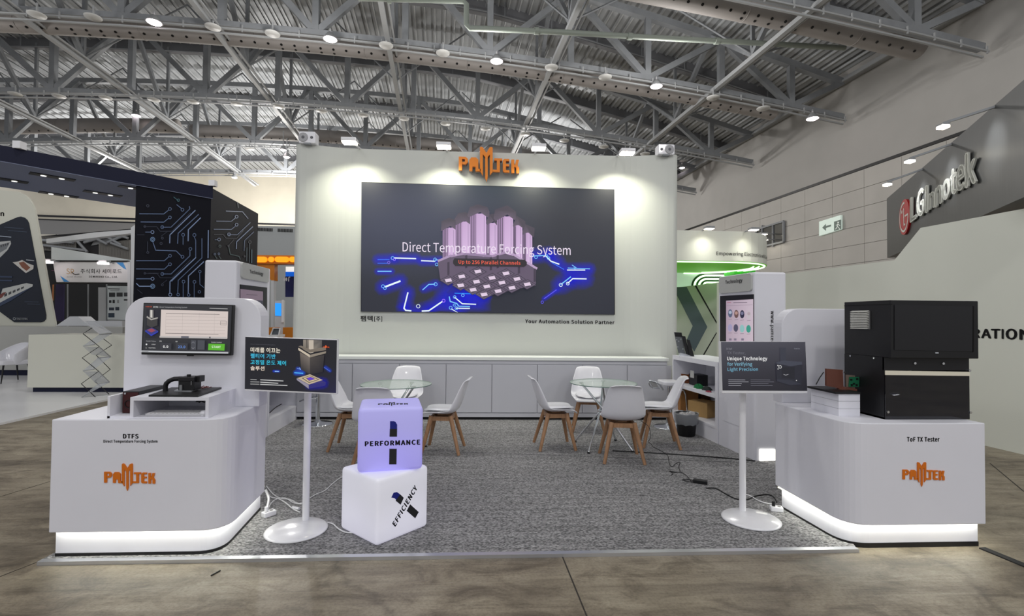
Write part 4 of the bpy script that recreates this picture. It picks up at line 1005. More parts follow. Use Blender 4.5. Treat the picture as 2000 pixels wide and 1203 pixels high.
# interior stage seen through the window
obj('stage', MB().cbox(((xl_+xr_)/2, yl+.18, zk+.06), (.26, .16, .09)), mat('stage_blue', (28, 34, 66), .4), t)
obj('column', MB().cyl(((xl_+xr_)/2+.01, yl+.14, zk+.1), ((xl_+xr_)/2+.01, yl+.14, zMid), .007, n=10), mat('brushed_steel', (160, 162, 165), .35, .9), t)
obj('stage_hose', MB().tube([Vector(((xl_+xr_)/2+.1+.09*math.sin(q), yl+.1, zk+.04+.09*(1-math.cos(q))*.7)) for q in [k*.3 for k in range(9)]], .005, 8), mat('hose_grey', (70, 72, 80), .3), t)
# upper front recessed panel and details
fu = Fr((0, yu, 0), (1, 0, 0))
obj('front_cover', qd(fu, [z8(955, 440), z8(1545, 450), z8(1548, 110), z8(955, 98)], 0, .004), BLACKM, t)
obj('edge_channel', qd(fu, [z8(1549, 455), z8(1557, 455), z8(1557, 108), z8(1549, 108)], 0, .006), mat('matt_black', (8, 8, 10), .8), t)
obj('latch', qd(fu, [z8(1262, 466), z8(1287, 466), z8(1287, 458), z8(1262, 458)], 0, .006), CHROME, t)
fsd = Fr((xl_, 0, 0), (0, 1, 0)); 
if fsd.N.x > 0: fsd.N = -fsd.N
vq = [fsd.at(*z8(*q)) for q in ((640, 280), (775, 280), (775, 143), (640, 143))]
vu0, vu1 = min(q[0] for q in vq), max(q[0] for q in vq); vz0, vz1 = vq[0][1], vq[2][1]
vf = obj('vent_frame', MB().box((xl_-.006, vu0, vz0), (xl_, vu1, vz1)), mat('vent_grey', (120, 120, 122), .4), t)
for k in range(11):
    zz = vz0+(vz1-vz0)*(k+.15)/11; obj('vent_slat', MB().prism([(-.022, zz), (-.004, zz+.006), (-.004, zz+.012), (-.022, zz+.006)], vu0+.006, vu1-.006, lambda a, b, c: Vector((xl_+a, c, b))), mat('vent_pale', (205, 205, 200), .4), vf)
for x, y in ((630, 485), (809, 502), (978, 510)):
    u = fsd.at(*z8(x, y)); 
    if u[0] > yl: obj('bolt', MB().cyl((xl_, u[0], u[1]), (xl_-.008, u[0], u[1]), .0065, n=10), CHROME, t)
obj('lid_line', MB().box((xl_-.002, yu, zTop-.03), (xl_+.01, ybk, zTop-.026)), MATS['matt_black'], t)
# riser with the board rig
P0 = Zp(1638, 812.5, zk); x0 = P0.x; x1 = Yp(1680, 812, P0.y).x; yb2 = x0/(ray(1584, 780).x/ray(1584, 780).y); zr = Yp(1638, 769, P0.y).z
x1 = min(x1, xl_-.01)
t = thing('riser_block', 'stacked white block beside the black tester', 'block', (x0, P0.y, zk))
for k in range(3):
    zz = zk+(zr-zk)*k/3; obj('slab', MB().box((x0, P0.y, zz), (x1, yb2, zz+(zr-zk)/3-.0015)), WHITE, t, bevel=.001, seg=1)
t = thing('board_rig', 'brown board and green circuit board mounted on a black plate', 'instrument', (x0, P0.y, zr))
obj('plate', MB().box((x0-.03, P0.y-.01, zr), (x1-.004, yb2+.0, zr+.014)), BLACK, t)
fb = Fr((0, (P0.y+yb2)/2, 0), (1, 0, 0)); BRN = mat('brown_board', (108, 66, 54), .5)
def slab(nm, q, n0, n1, m): return obj(nm, qd(fb, [z8(*k) for k in q], n0, n1), m, t)
slab('brown_panel', ((438, 712), (565, 735), (560, 590), (438, 582)), -.01, .01, BRN)
slab('brown_foot', ((520, 735), (636, 752), (636, 728), (560, 715)), -.02, .05, BRN)
slab('grey_bracket', ((572, 715), (636, 728), (636, 630), (572, 625)), .02, .03, mat('bracket_grey', (120, 105, 95), .5))
slab('circuit_board', ((584, 712), (660, 714), (662, 640), (590, 640)), .032, .038, mat('pcb_green', (34, 110, 76), .35))
for x, y in ((600, 660), (620, 690), (645, 655), (640, 700), (604, 700)): p = fb.px(*z8(x, y), .04); obj('chip', MB().cbox(p, (.014, .004, .012)), BLACK, t)
obj('probe_arm', MB().tube([fb.px(*z8(668, 668), .03), fb.px(*z8(745, 678), .03), fb.px(*z8(750, 655), .03), fb.px(*z8(775, 652), .03)], .003, 6), CHROME, t)
obj('knob', MB().cyl(fb.px(*z8(570, 609), .0), fb.px(*z8(585, 609), .0), .006, n=10), CHROME, t)
obj('wire', MB().tube([fb.px(*z8(436, 610), -.02), fb.px(*z8(405, 655), -.02), fb.px(*z8(378, 705), -.02)], .0035, 6), BLACK, t)

# ------------------------------------------------------------------ chairs
def make_chair(label):
    t = thing('dining_chair', label, 'chair')
    prof = [(.222, .398, .150, 0, 0), (.215, .425, .180, .004, 0), (.16, .440, .205, .016, 0), (.06, .430, .222, .032, 0), (-.05, .422, .230, .045, .005), (-.13, .432, .232, .050, .025), (-.178, .468, .230, .035, .055), (-.205, .53, .226, .012, .072),
            (-.228, .60, .214, 0, .066), (-.25, .68, .197, 0, .052), (-.27, .75, .178, 0, .038), (-.285, .79, .166, -.004, .028), (-.302, .812, .154, -.012, .02), (-.325, .815, .148, -.016, .012)]
    nt = 12; rows = []
    for y, z, w_, cz, cy in prof:
        r = []
        for j in range(nt+1):
            q = -1+2*j/nt; a = abs(q); e = a**2.4
            r.append(Vector((math.sin(q*PI/2)*w_*.45+q*w_*.55, y+cy*e, z+cz*e)))
        rows.append(r)
    obj('shell', MB().sheet(rows), PLASTIC, t, world=False, solid=.012, sub=1, recalc=False)
    rows = []
    for y, z, s, h in ((.195, .446, .55, 0), (.18, .456, .80, .008), (.08, .458, .90, .015), (-.03, .452, .92, .018), (-.11, .456, .86, .014), (-.15, .458, .6, 0)):
        w_ = .185; rows.append([Vector((q/6*w_*s, y, z+(h if abs(q) < 6 else -.006)+abs(q/6)**2*.02)) for q in range(-6, 7)])
    obj('seat_pad', MB().sheet(rows), PLASTIC, t, world=False, solid=.014, sub=1, recalc=False)
    for sx in (-1, 1):
        for sy in (-1, 1):
            obj('leg', MB().cyl((sx*.115, sy*.105, .402), (sx*.205, sy*.205-.01, 0), .0265, .017, 10), WOOD, t, world=False)
    mb = MB()
    for sx in (-1, 1): mb.beam((sx*.13, sx*.12, .375), (-sx*.13, -sx*.12, .375), .032, .05)
    obj('cross_frame', mb, WOOD, t, world=False)
    mb = MB()
    for s_ in (-1, 1): mb.beam((-.12, s_*.11, .375), (.12, s_*.11, .375), .022, .045); mb.beam((s_*.12, -.11, .375), (s_*.12, .11, .375), .022, .045)
    obj('rail_frame', mb, WOOD, t, world=False)
    obj('mount_plate', MB().cbox((0, 0, .404), (.1, .1, .01)), WOOD, t, world=False)
    return t
CH = [(-1.50, 5.70, -90, 'white shell chair left of the left glass table, partly behind the standing display'),
      (-1.07, 5.02, 0, 'white shell chair seen from behind, directly behind the glowing cubes'),
      (-.47, 5.56, 84, 'white shell chair on the right side of the left glass table'),
      (-1.06, 6.52, 178, 'white shell chair behind the left glass table, facing the camera'),
      (.815, 5.70, -86, 'white shell chair on the left side of the right glass table'),
      (1.45, 5.19, -6, 'white shell chair seen from behind in front of the right glass table'),
      (2.06, 5.76, 78, 'white shell chair on the right side of the right glass table'),
      (1.38, 6.55, 170, 'white shell chair behind the right glass table, facing the camera')]
ch0 = make_chair(CH[0][3]); FZ = .0185
ch0['group'] = 'white shell chairs around the glass tables'
for k, (x, y, a, lab) in enumerate(CH):
    if k == 0: ch0.location = (x, y, FZ); ch0.rotation_euler = (0, 0, math.radians(a))
    else: dup(ch0, (x, y, FZ), math.radians(a), lab)
# ------------------------------------------------------------------ glass tables
GLASS = mat('table_glass', (196, 222, 210), .04, alpha=.42, coat=.5)
GEDGE = mat('glass_edge', (92, 120, 110), .2)
def make_table(label):
    t = thing('glass_table', label, 'table')
    R = .385; zt_ = .735
    gt = obj('glass_top', MB().prism([(R*math.cos(2*PI*q/64), R*math.sin(2*PI*q/64)) for q in range(64)], zt_, zt_+.008), GLASS, t, world=False)
    obj('glass_rim', MB().lathe([(R, zt_), (R+.003, zt_), (R+.003, zt_+.008), (R, zt_+.008)], n=48), GEDGE, gt, world=False)
    for k in range(4):
        a = PI/4+PI/2*k+.2; b = a+PI*.86
        tp = Vector((.25*math.cos(a), .25*math.sin(a), zt_-.012)); md = Vector((.035*math.cos((a+b)/2+.8), .035*math.sin((a+b)/2+.8), .42)); ft = Vector((.36*math.cos(b), .36*math.sin(b), .012))
        obj('leg', MB().tube([tp, md, ft], .0125, 10), CHROME, t, world=False)
        obj('foot', MB().cyl((ft.x, ft.y, 0), (ft.x, ft.y, .016), .017, n=12), BLACK, t, world=False)
        obj('pad', MB().cyl((tp.x, tp.y, zt_-.014), (tp.x, tp.y, zt_), .028, n=14), CHROME, t, world=False)
    obj('hub_ring', MB().tube([(.052*math.cos(q), .052*math.sin(q), .42) for q in [2*PI*i/20 for i in range(20)]], .01, 8, closed=True), CHROME, t, world=False)
    return t
tb = make_table('round glass table on the left with crossed chrome legs, behind the glowing cubes'); tb['group'] = 'round glass tables'
p = Zp(774, 750, .74+FZ); tb.location = (p.x, p.y, FZ)
p = Zp(1178, 747.5, .74+FZ); dup(tb, (p.x, p.y, FZ), .35, 'round glass table on the right with crossed chrome legs, ringed by four chairs')
# ------------------------------------------------------------------ bar stools
def make_stool(label):
    t = thing('bar_stool', label, 'stool')
    obj('base', MB().lathe([(0, .06), (.03, .06), (.04, .035), (.10, .018), (.19, .01), (.2, .004), (.2, 0)], n=32), CHROME, t, world=False)
    obj('column', MB().cyl((0, 0, .03), (0, 0, .40), .03, n=18), CHROME, t, world=False)
    obj('piston', MB().cyl((0, 0, .38), (0, 0, .72), .02, n=18), CHROME, t, world=False)
    obj('foot_rest', MB().tube([(-.02, .0, .36), (-.12, .10, .36), (-.12, .2, .33), (.12, .2, .33), (.12, .10, .36), (.02, .0, .36)], .011, 8), CHROME, t, world=False)
    obj('seat', MB().prism(rrect(-.19, -.18, .19, .18, .08), .72, .77), PLASTIC, t, world=False, bevel=.015)
    obj('back_loop', MB().tube([(-.17, .15, .75), (-.19, .2, .80), (-.17, .24, .9), (.17, .24, .9), (.19, .2, .80), (.17, .15, .75)], .013, 10), CHROME, t, world=False)
    obj('grip', MB().beam((-.12, .24, .9), (.12, .24, .9), .05, .03), PLASTIC, t, world=False, bevel=.01)
    return t
st = make_stool('chrome bar stool behind the left standing display, by the left shelf unit'); p = Zp(618, 832); st.location = (p.x, p.y+.05, FZ); st.rotation_euler = (0, 0, PI/2)
st['group'] = 'chrome bar stools'
p = Zp(1308, 838); p.y += .05
t = thing('bar_stool', 'chrome bar stool behind the right chair, beside the waste bin', 'stool', (p.x, p.y, FZ)); t['group'] = 'chrome bar stools'
q = (p.x, p.y, FZ)
obj('base', MB().lathe([(0, .06), (.03, .06), (.04, .035), (.10, .018), (.19, .01), (.2, .004), (.2, 0)], q, 32), CHROME, t)
obj('column', MB().cyl((p.x, p.y, FZ+.03), (p.x, p.y, FZ+.4), .03, n=18), CHROME, t)
obj('piston', MB().cyl((p.x, p.y, FZ+.38), (p.x, p.y, FZ+.6), .02, n=18), CHROME, t)
fz = Fr((0, p.y, 0), (1, 0, 0)); zt3 = lambda x, y, n=0: fz.px(1230+x/6.0176, 700+y/6.0176, n)
obj('seat', MB().prism(rrect(-.12+p.x, -.14+p.y, .13+p.x, .14+p.y, .05), FZ+.58, FZ+.64), PLASTIC, t, bevel=.015)
obj('arm_loop', MB().tube([zt3(395, 370), zt3(350, 305), zt3(320, 285), zt3(235, 258), zt3(215, 270), zt3(240, 325), zt3(275, 345), zt3(350, 350)], .011, 8), CHROME, t)
obj('arm_pad', MB().prism([fz.at(1230+a/6.0176, 700+b/6.0176) for a, b in ((235, 268), (310, 290), (345, 345), (275, 338))], -.03, .0, lambda a, b, c: fz.p(a, b, c)), mat('stool_grey', (150, 150, 150), .4), t)
obj('back_tube', MB().tube([zt3(560, 400, -.1), zt3(620, 370, -.1), zt3(670, 390, -.1), zt3(690, 440, -.1), zt3(700, 530, -.1), zt3(710, 640, -.1)], .012, 8), CHROME, t)
# ------------------------------------------------------------------ standing displays
def stand_display(label, scr, D, polexy, basexy, basedir, pic, lz=.0):
    (ax, ay), (bx, by), (cx, cy), (dx, dy) = scr    # bl br tr tl outer
    A = Yp(ax, ay, D); B = Yp(bx, by, D); f = Fr(A, B-A)
    t = thing('display_stand', label, 'display stand', (basexy.x, basexy.y, FZ))
    obj('base', MB().lathe([(0, .026), (.04, .024), (.19, .018), (.204, .012), (.206, .004), (.2, 0), (0, 0)], (basexy.x, basexy.y, FZ), 48), STAND, t)
    zc_ = (A.z+Yp(dx, dy, D).z)/2
    obj('pole', MB().cyl((polexy.x, polexy.y, FZ+.02), (polexy.x, polexy.y, zc_), .0245, n=24), STAND, t)
    obj('mount', MB().box((polexy.x-.09, D+.03, zc_-.09), (polexy.x+.09, polexy.y+.03, zc_+.05)), STAND, t)
    fo = obj('frame', qd(f, scr, -.04, 0), STAND, t, bevel=.004)
    pc = Pic(f.off(.001)); pic(pc, t, f); pc.build('screen_picture', SCR2, fo)
    return t
SCR2 = attr_mat('screen_bright', .9)
z2 = lambda x, y: (440+x/6.016, 640+y/6.016)
def picL(pc, t, f):
    pc.grid([z2(236, 107), z2(1312, 147), z2(1302, 768), z2(229, 720)], lambda i, j: (12+10*i*j, 13+8*i*j, 24+70*max(0, i-.55)*max(0, j-.4)*2), 8, 6)
    pc.glow([z2(830, 530), z2(910, 530)], 7, (30, 90, 230), .8); pc.glow([z2(570, 510), z2(630, 512)], 3.5, (20, 60, 210), .8); pc.glow([z2(850, 480), z2(890, 490)], 5, (30, 80, 220), .6); pc.glow([z2(1180, 465), z2(1230, 505)], 5, (30, 70, 210), .6)
    pc.line([z2(585, 512), z2(630, 514)], 1.6, (150, 200, 255)); pc.line([z2(815, 528), z2(915, 536)], 1.7, (80, 190, 250)); pc.line([z2(845, 475), z2(890, 490), z2(870, 468)], .8, (150, 190, 255)); pc.line([z2(1165, 465), z2(1200, 490), z2(1235, 512)], .9, (80, 120, 230))
    pc.glow([z2(1000, 660), z2(1150, 650)], 14, (20, 20, 190), .75)
    pc.poly([z2(918, 140), z2(1140, 147), z2(1140, 255), z2(1000, 300), z2(918, 255)], None, [(150, 140, 128), (90, 86, 84), (70, 66, 64), (150, 140, 126), (120, 112, 100)]); pc.poly([z2(985, 142), z2(1040, 144), z2(1040, 290), z2(1005, 300), z2(985, 290)], (196, 184, 168)); pc.line([z2(960, 142), z2(962, 250)], 1.5, (70, 64, 60))
    pc.poly([z2(862, 218), z2(1000, 292), z2(1188, 262), z2(1180, 225), z2(1000, 255), z2(895, 210)], (120, 110, 98)); pc.poly([z2(862, 235), z2(998, 318), z2(998, 350), z2(862, 262)], (202, 188, 168)); pc.poly([z2(998, 318), z2(1188, 275), z2(1185, 300), z2(998, 350)], (142, 132, 118))
    pc.poly([z2(880, 285), z2(998, 352), z2(1000, 548), z2(895, 490)], None, [(110, 100, 92), (122, 112, 104), (60, 56, 56), (40, 38, 40)]); pc.poly([z2(998, 352), z2(1168, 318), z2(1150, 520), z2(1000, 548)], None, [(72, 66, 62), (52, 48, 48), (26, 24, 34), (36, 32, 38)])
    pc.poly([z2(843, 590), z2(985, 705), z2(1185, 665), z2(1188, 640), z2(1100, 600)], (50, 44, 120)); pc.poly([z2(845, 592), z2(985, 668), z2(985, 715), z2(845, 612)], (150, 144, 160)); pc.poly([z2(985, 668), z2(1188, 640), z2(1180, 680), z2(985, 715)], (40, 36, 120))
    pc.poly([z2(850, 590), z2(1000, 545), z2(1150, 612), z2(990, 665)], (196, 178, 152)); pc.poly([z2(905, 590), z2(1005, 560), z2(1110, 608), z2(990, 645)], (50, 42, 44)); pc.poly([z2(920, 590), z2(1005, 565), z2(1095, 607), z2(992, 638)], (206, 186, 150)); pc.poly([z2(955, 592), z2(1008, 575), z2(1062, 600), z2(992, 622)], (80, 40, 60)); pc.poly([z2(965, 592), z2(1010, 578), z2(1055, 600), z2(995, 617)], (100, 60, 210))
    pc.word('Direct Temperature Forcing System', (z2(308, 197), z2(595, 208), z2(308, 186)), (100, 100, 108))
    W = (240, 236, 230)
    pc.word('미래를 이끄는', (z2(306, 287), z2(655, 297), z2(306, 228)), (238, 230, 214), .02); pc.word('펠티어 기반', (z2(306, 355), z2(600, 365), z2(306, 300)), (70, 190, 226), .02); pc.word('고정밀 온도 제어', (z2(306, 428), z2(722, 443), z2(306, 372)), (60, 196, 226), .02); pc.word('솔루션', (z2(306, 498), z2(470, 503), z2(306, 446)), (238, 222, 206), .02)
    for y in (605, 632, 658): pc.line([z2(308, y), z2(378 if y < 610 else 410, y+3)], 1.7, (150, 150, 150)); pc.line([z2(424, y+4), z2(690 if y < 610 else (630 if y < 650 else 738), y+18)], 1.7, (196, 196, 196))
    pc.word('PAMTEK', (z2(1158, 234), z2(1232, 237), z2(1158, 218)), (226, 92, 36), .03); pc.poly([z2(1178, 215), z2(1190, 203), z2(1202, 216), z2(1190, 245)], (226, 92, 36))
z9 = lambda x, y: (1380+x/4.297, 640+y/4.297)
def picR(pc, t, f):
    pc.grid([z9(121, 118), z9(828, 118), z9(845, 530), z9(134, 526)], lambda i, j: (66-42*j+8*(1-i), 66-43*j+8*(1-i), 76-44*j+8*(1-i)), 4, 6)
    pc.word('D-ToF', (z9(167, 185), z9(213, 186), z9(167, 170)), (150, 150, 158)); pc.word('TX Tester,', (z9(172, 226), z9(325, 228), z9(172, 200)), (112, 112, 122))
    pc.word('Unique Technology', (z9(172, 283), z9(508, 283), z9(172, 241)), (240, 240, 240), .02); pc.word('for Verifying', (z9(174, 327), z9(382, 328), z9(174, 288)), (130, 184, 206), .01); pc.word('Light Precision', (z9(175, 371), z9(430, 370), z9(175, 333)), (120, 180, 206), .01)
    for k, (x0, x1, y) in enumerate(((182, 322, 437), (182, 350, 453), (182, 292, 468), (182, 285, 484), (368, 530, 437), (368, 562, 453), (368, 515, 468), (368, 550, 484))): pc.line([z9(x0, y), z9(x1, y+1)], .9, (168, 168, 176) if x0 < 200 else (110, 110, 120))
    pc.poly([z9(612, 165), z9(662, 168), z9(665, 300), z9(615, 300)], (52, 54, 66)); pc.poly([z9(580, 290), z9(640, 275), z9(795, 285), z9(798, 310), z9(700, 322), z9(582, 300)], (62, 65, 78)); pc.poly([z9(575, 300), z9(700, 322), z9(800, 308), z9(790, 480), z9(700, 478), z9(585, 440)], (34, 35, 46)); pc.poly([z9(625, 330), z9(735, 330), z9(735, 430), z9(628, 420)], (26, 27, 36)); pc.poly([z9(585, 430), z9(700, 440), z9(790, 470), z9(700, 482), z9(586, 448)], (44, 46, 58))
    pc.ring(*z9(612, 328), 3.2, 1.1, (210, 210, 210)); pc.disc(*z9(593, 316), 1.1, 1.1, (230, 230, 230)); pc.disc(*z9(594, 345), 1, 1, (220, 220, 220)); pc.line([z9(640, 390), z9(658, 397), z9(680, 390)], .9, (170, 170, 176)); pc.disc(*z9(748, 441), 1, .8, (220, 220, 220))
    pc.word('PAMTEK', (z9(728, 180), z9(776, 181), z9(728, 170)), (120, 122, 132), .02)
pL = Zp(597, 1014, .04); pR = Zp(1450.3, 996, .04)
bL_ = Vector((-1.20*1.077, 3.25*1.077, 0)); bR_ = Vector((1.84*1.077, 3.33*1.077, 0))
stand_display('white standing display on the left showing Korean slogan lines', ((478, 763), (657.5, 770.5), (659, 662.5), (478.5, 657)), pL.y-.25, pL, bL_, 0, picL)
stand_display('white standing display on the right showing the TX Tester slide', ((1410.5, 768.5), (1577.5, 768.5), (1573.5, 667), (1407.5, 667)), pR.y-.16, pR, bR_, 0, picR)
# ------------------------------------------------------------------ glowing cubes
def cube_mesh(s, r, n=5):
    mb = MB(); g_ = [-1+2*i/8 for i in range(9)]
    h = s/2
    for ax in range(3):
        for sg in (-1, 1):
            rows = []
            for a in [-h, -h+r*.15, -h+r*.4, -h+r, -h/2, 0, h/2, h-r, h-r*.4, h-r*.15, h]:
                row = []
                for b in [-h, -h+r*.15, -h+r*.4, -h+r, -h/2, 0, h/2, h-r, h-r*.4, h-r*.15, h]:
                    v = [0, 0, 0]; v[ax] = sg*h; v[(ax+1) % 3] = a; v[(ax+2) % 3] = b; v = Vector(v)
                    c = Vector([max(-h+r, min(h-r, q)) for q in v]); d = v-c
                    if d.length > 1e-9: v = c+d.normalized()*r
                    row.append(v+Vector((0, 0, h)))
                rows.append(row)
            mb.sheet(rows)
    return mb
def glow_mat(name, col, low, es):
    m = mat(name, (222, 222, 228) if 'white' in name else (176, 174, 214), .4, emit=col, es=es); N = m.node_tree.nodes; L = m.node_tree.links; b = N['Principled BSDF']
    tc = N.new('ShaderNodeTexCoord'); mp = N.new('ShaderNodeMapping'); mp.inputs['Location'].default_value = (0, 0, -.12); mp.inputs['Scale'].default_value = (2.4, 2.4, 3.2)
    gr = N.new('ShaderNodeTexGradient'); gr.gradient_type = 'SPHERICAL'; L.new(tc.outputs['Object'], mp.inputs[0]); L.new(mp.outputs[0], gr.inputs[0])
    x = N.new('ShaderNodeMix'); x.data_type = 'RGBA'; x.inputs[6].default_value = (*lin(col), 1); x.inputs[7].default_value = (*lin(low), 1); L.new(gr.outputs[0], x.inputs[0]); L.new(x.outputs[2], b.inputs['Emission Color'])
    return m
S = .431
aB = .75; F0 = Vector((-.64*1.077, 3.0*1.077, FZ))
L_ = Vector((-math.cos(.75), math.sin(.75), 0)); R_ = Vector((math.sin(.75), math.cos(.75), 0))
cB = F0+L_*S/2+R_*S/2
mB = glow_mat('cube_glow_white', (176, 176, 190), (214, 210, 236), .5)
mT = glow_mat('cube_glow_violet', (140, 134, 214), (118, 92, 255), .5)
t = thing('light_cube', 'white glowing cube standing on the carpet with the word EFFICIENCY', 'lamp', cB, math.atan2(R_.y, R_.x)); t['group'] = 'glowing cubes'
obj('shade', cube_mesh(S, .028), mB, t, world=False)
fB = Fr(F0, R_)   # right face
fBo = Fr(F0+Vector((0, 0, 0)), R_)
BLUE = mat('print_blue', (18, 30, 130), .5); DK = mat('print_dark', (30, 30, 34), .5)
zq = lambda x, y: (640+x/3.759, 760+y/3.759)
# the word runs up the face: build along a tilted local frame
def tilt_text(s, fr, p0, p1, p2, n, m, parent, bold=.045):
    a = Vector(fr.at(*p0)); b = Vector(fr.at(*p1)); c = Vector(fr.at(*p2)); vs, fs2 = glyphs(s, bold)
    x0 = min(v.x for v in vs); x1 = max(v.x for v in vs); y0 = min(v.y for v in vs); y1 = max(v.y for v in vs)
    mb = MB(); mb.add([fr.p(*(a+(b-a)*((v.x-x0)/(x1-x0))+(c-a)*((v.y-y0)/(y1-y0))), n) for v in vs], fs2); return obj('lettering', mb, m, parent, recalc=False)
tilt_text('EFFICIENCY', fBo, zq(496, 1012), zq(660, 728), zq(472, 985), .0015, TEXTK, t)
def poly_on(fr, pts, n, m, parent, name='mark'):
    Q = [fr.at(*p) for p in pts]; return obj(name, MB().prism(Q, n*.2, n, lambda a, b, c: fr.p(a, b, c)), m, parent)
poly_on(fBo, [zq(467, 795), zq(484, 760), zq(508, 755), zq(532, 772), zq(502, 812), zq(490, 800)], .0012, BLUE, t, 'mark_blue')
poly_on(fBo, [zq(532, 772), zq(558, 797), zq(535, 848), zq(498, 818)], .0012, DK, t, 'mark_dark')
poly_on(fBo, [zq(605, 845), zq(668, 902), zq(642, 948), zq(580, 893)], .0012, DK, t, 'mark_dark')
F1 = Vector((-.79*1.077, 3.12*1.077, S+FZ)); ang = .195
U1 = Vector((math.cos(ang), math.sin(ang), 0)); V1 = Vector((-math.sin(ang), math.cos(ang), 0))
cT = F1+U1*S/2+V1*S/2
t = thing('light_cube', 'violet glowing cube on top with the word PERFORMANCE', 'lamp', cT, ang); t['group'] = 'glowing cubes'
obj('shade', cube_mesh(S, .028), mT, t, world=False)
f1 = Fr(F1, U1)
text('lettering', 'PERFORMANCE', f1, (zq(272, 421), zq(680, 407), zq(272, 382)), TEXTK, t, n=.0015, bold=.055)
poly_on(f1, [zq(457, 292), zq(510, 292), zq(510, 260), zq(498, 240), zq(485, 235), zq(458, 235)], .0012, BLUE, t, 'mark_blue')
poly_on(f1, [zq(454, 349), zq(509, 349), zq(510, 292), zq(456, 292)], .0012, DK, t, 'mark_dark')
poly_on(f1, [zq(451, 552), zq(505, 552), zq(507, 437), zq(453, 437)], .0012, DK, t, 'mark_dark')
# logo on the top face
fTop = Fr(F1+Vector((0, 0, S)), U1, V1); 
if fTop.N.z < 0: fTop.N = -fTop.N
o = logo('top_logo', fTop, (zq(366, 124), zq(590, 120), zq(374, 98)), TEXTK, t, .0002, .0012)
# ------------------------------------------------------------------ bin, boxes and small things on the right
pb = Zp(1351, 852, FZ); pb.y += .05; pb.x -= .05
t = thing('waste_bin', 'black waste bin with a clear bag beside the open shelf unit', 'bin', (pb.x, pb.y, FZ))
obj('bucket', MB().lathe([(0, .0), (.10, 0), (.108, .01), (.135, .27), (.14, .285), (.132, .285), (.1, .02), (0, .02)], n=28), BLACK, t, world=False)
BAG = mat('bin_bag', (180, 184, 190), .25, alpha=.5, bump=.8, bscale=14)
rows = []
for r_, z_ in ((.10, .20), (.128, .27), (.150, .292), (.152, .28), (.15, .22), (.142, .17), (.133, .15)):
    rows.append([Vector(((r_+.005*math.sin(k*2.7+z_*40))*math.cos(2*PI*k/28), (r_+.005*math.sin(k*2.7+z_*40))*math.sin(2*PI*k/28), z_+.006*math.sin(k*1.9))) for k in range(29)])
obj('liner_bag', MB().sheet(rows), BAG, t, world=False, recalc=False)
mb = MB()
for k in range(9):
    a = k*2.4; r_ = .03+.008*k; mb.cbox((r_*math.cos(a), r_*math.sin(a), .262+.01*(k % 3)), (.06, .04, .025), Matrix.Rotation(.0, 4, 'Z'))
props(obj('rubbish', mb, mat('crumpled_paper', (196, 194, 196), .8, var=.5, vscale=30), t, world=False), kind='stuff')
CARD = mat('cardboard', (176, 142, 92), .8, var=.06, vscale=6); CARD2 = mat('cardboard_brown', (160, 112, 62), .8, var=.06, vscale=6)  # tan card, and a browner card for the upright box
inN = -fr_.N
def in_unit(px, py, dep, z_):           # point on a shelf of the right unit, dep metres inside
    f = Fr(fr_.O+inN*dep, fr_.U); u, v = f.at(px, py); return f.p(u, 0)+Vector((0, 0, z_))
def box_thing(name, label, cat, P, du, dd, h, rz, m, extra=None):
    t = thing(name, label, cat, P, rz)
    obj('carton', MB().box((-du/2, -dd/2, 0), (du/2, dd/2, h)), m, t, world=False, bevel=.003, seg=1)
    if extra: extra(t)
    return t
def ex1(t):
    obj('flap_seam', MB().box((-.002-.16, -.003, .195), (.16, .003, .1965)), mat('tape', (150, 116, 70), .4), t, world=False)
    for k in range(5): obj('print_mark', MB().box((-.06+k*.028, -.055, .1952), (-.042+k*.028, -.035, .1965)), BLACK, t, world=False)
    for k in range(4): obj('print_mark', MB().box((-.1605, -.06+k*.03, .12), (-.1598, -.045+k*.03, .14)), BLACK, t, world=False)
P = in_unit(1375, 805, .22, .216)
box_thing('cardboard_box', 'open topped tan cardboard box with black print in the lower shelf', 'box', P, .32, .26, .195, fr_.U.y and math.atan2(fr_.U.y, fr_.U.x)+.35, CARD, ex1)
P = in_unit(1342, 800, .2, .216)
def ex2(t): obj('paper_label', MB().box((-.07, -.1305, .17), (.05, -.1295, .27)), mat('paper_white', (205, 205, 200), .6), t, world=False); obj('print_mark', MB().box((-.01, -.1312, .185), (.03, -.1304, .21)), BLACK, t, world=False)
box_thing('cardboard_box', 'upright brown box with a white label behind the chair', 'box', P, .16, .26, .32, math.atan2(fr_.U.y, fr_.U.x)-.1, CARD2, ex2)
P = in_unit(1362, 770, .42, .216)
box_thing('cardboard_box', 'dark brown box at the back of the lower shelf', 'box', P, .5, .1, .32, math.atan2(fr_.U.y, fr_.U.x), mat('cardboard_dark', (92, 66, 48), .8))
P = in_unit(1364, 735, .25, .596)
t = thing('black_case', 'black box with a paper tag on the middle shelf', 'box', P, math.atan2(fr_.U.y, fr_.U.x))
obj('case', MB().box((-.11, -.08, 0), (.11, .08, .15)), BLACK, t, world=False, bevel=.004); obj('tag', MB().box((-.07, -.084, .10), (.03, -.081, .2)), mat('paper_white', (205, 205, 200), .6), t, world=False)
for k in range(4):
    P = in_unit(1341, 735, .22, .596+k*.032)
    top('wood_sample', MB().add([P+Vector((x*.1, y*.06+.01*math.sin(k), z*.024+(.012*(x*x)))) for x in (-1, 0, 1) for y in (-1, 1) for z in (0, 1)], [(0, 4, 5, 1), (4, 8, 9, 5), (2, 3, 7, 6), (6, 7, 11, 10), (0, 2, 6, 4), (4, 6, 10, 8), (1, 5, 7, 3), (5, 9, 11, 7), (0, 1, 3, 2), (8, 10, 11, 9)]), mat('rust_wood', (134, 74, 36), .5),
        'curved brown piece in the stack on the middle shelf, %s of four' % ('bottom', 'second', 'third', 'topmost')[k], 'block', P, 'brown pieces on the middle shelf')
GRC = mat('green_cloth', (16, 104, 56), .8)
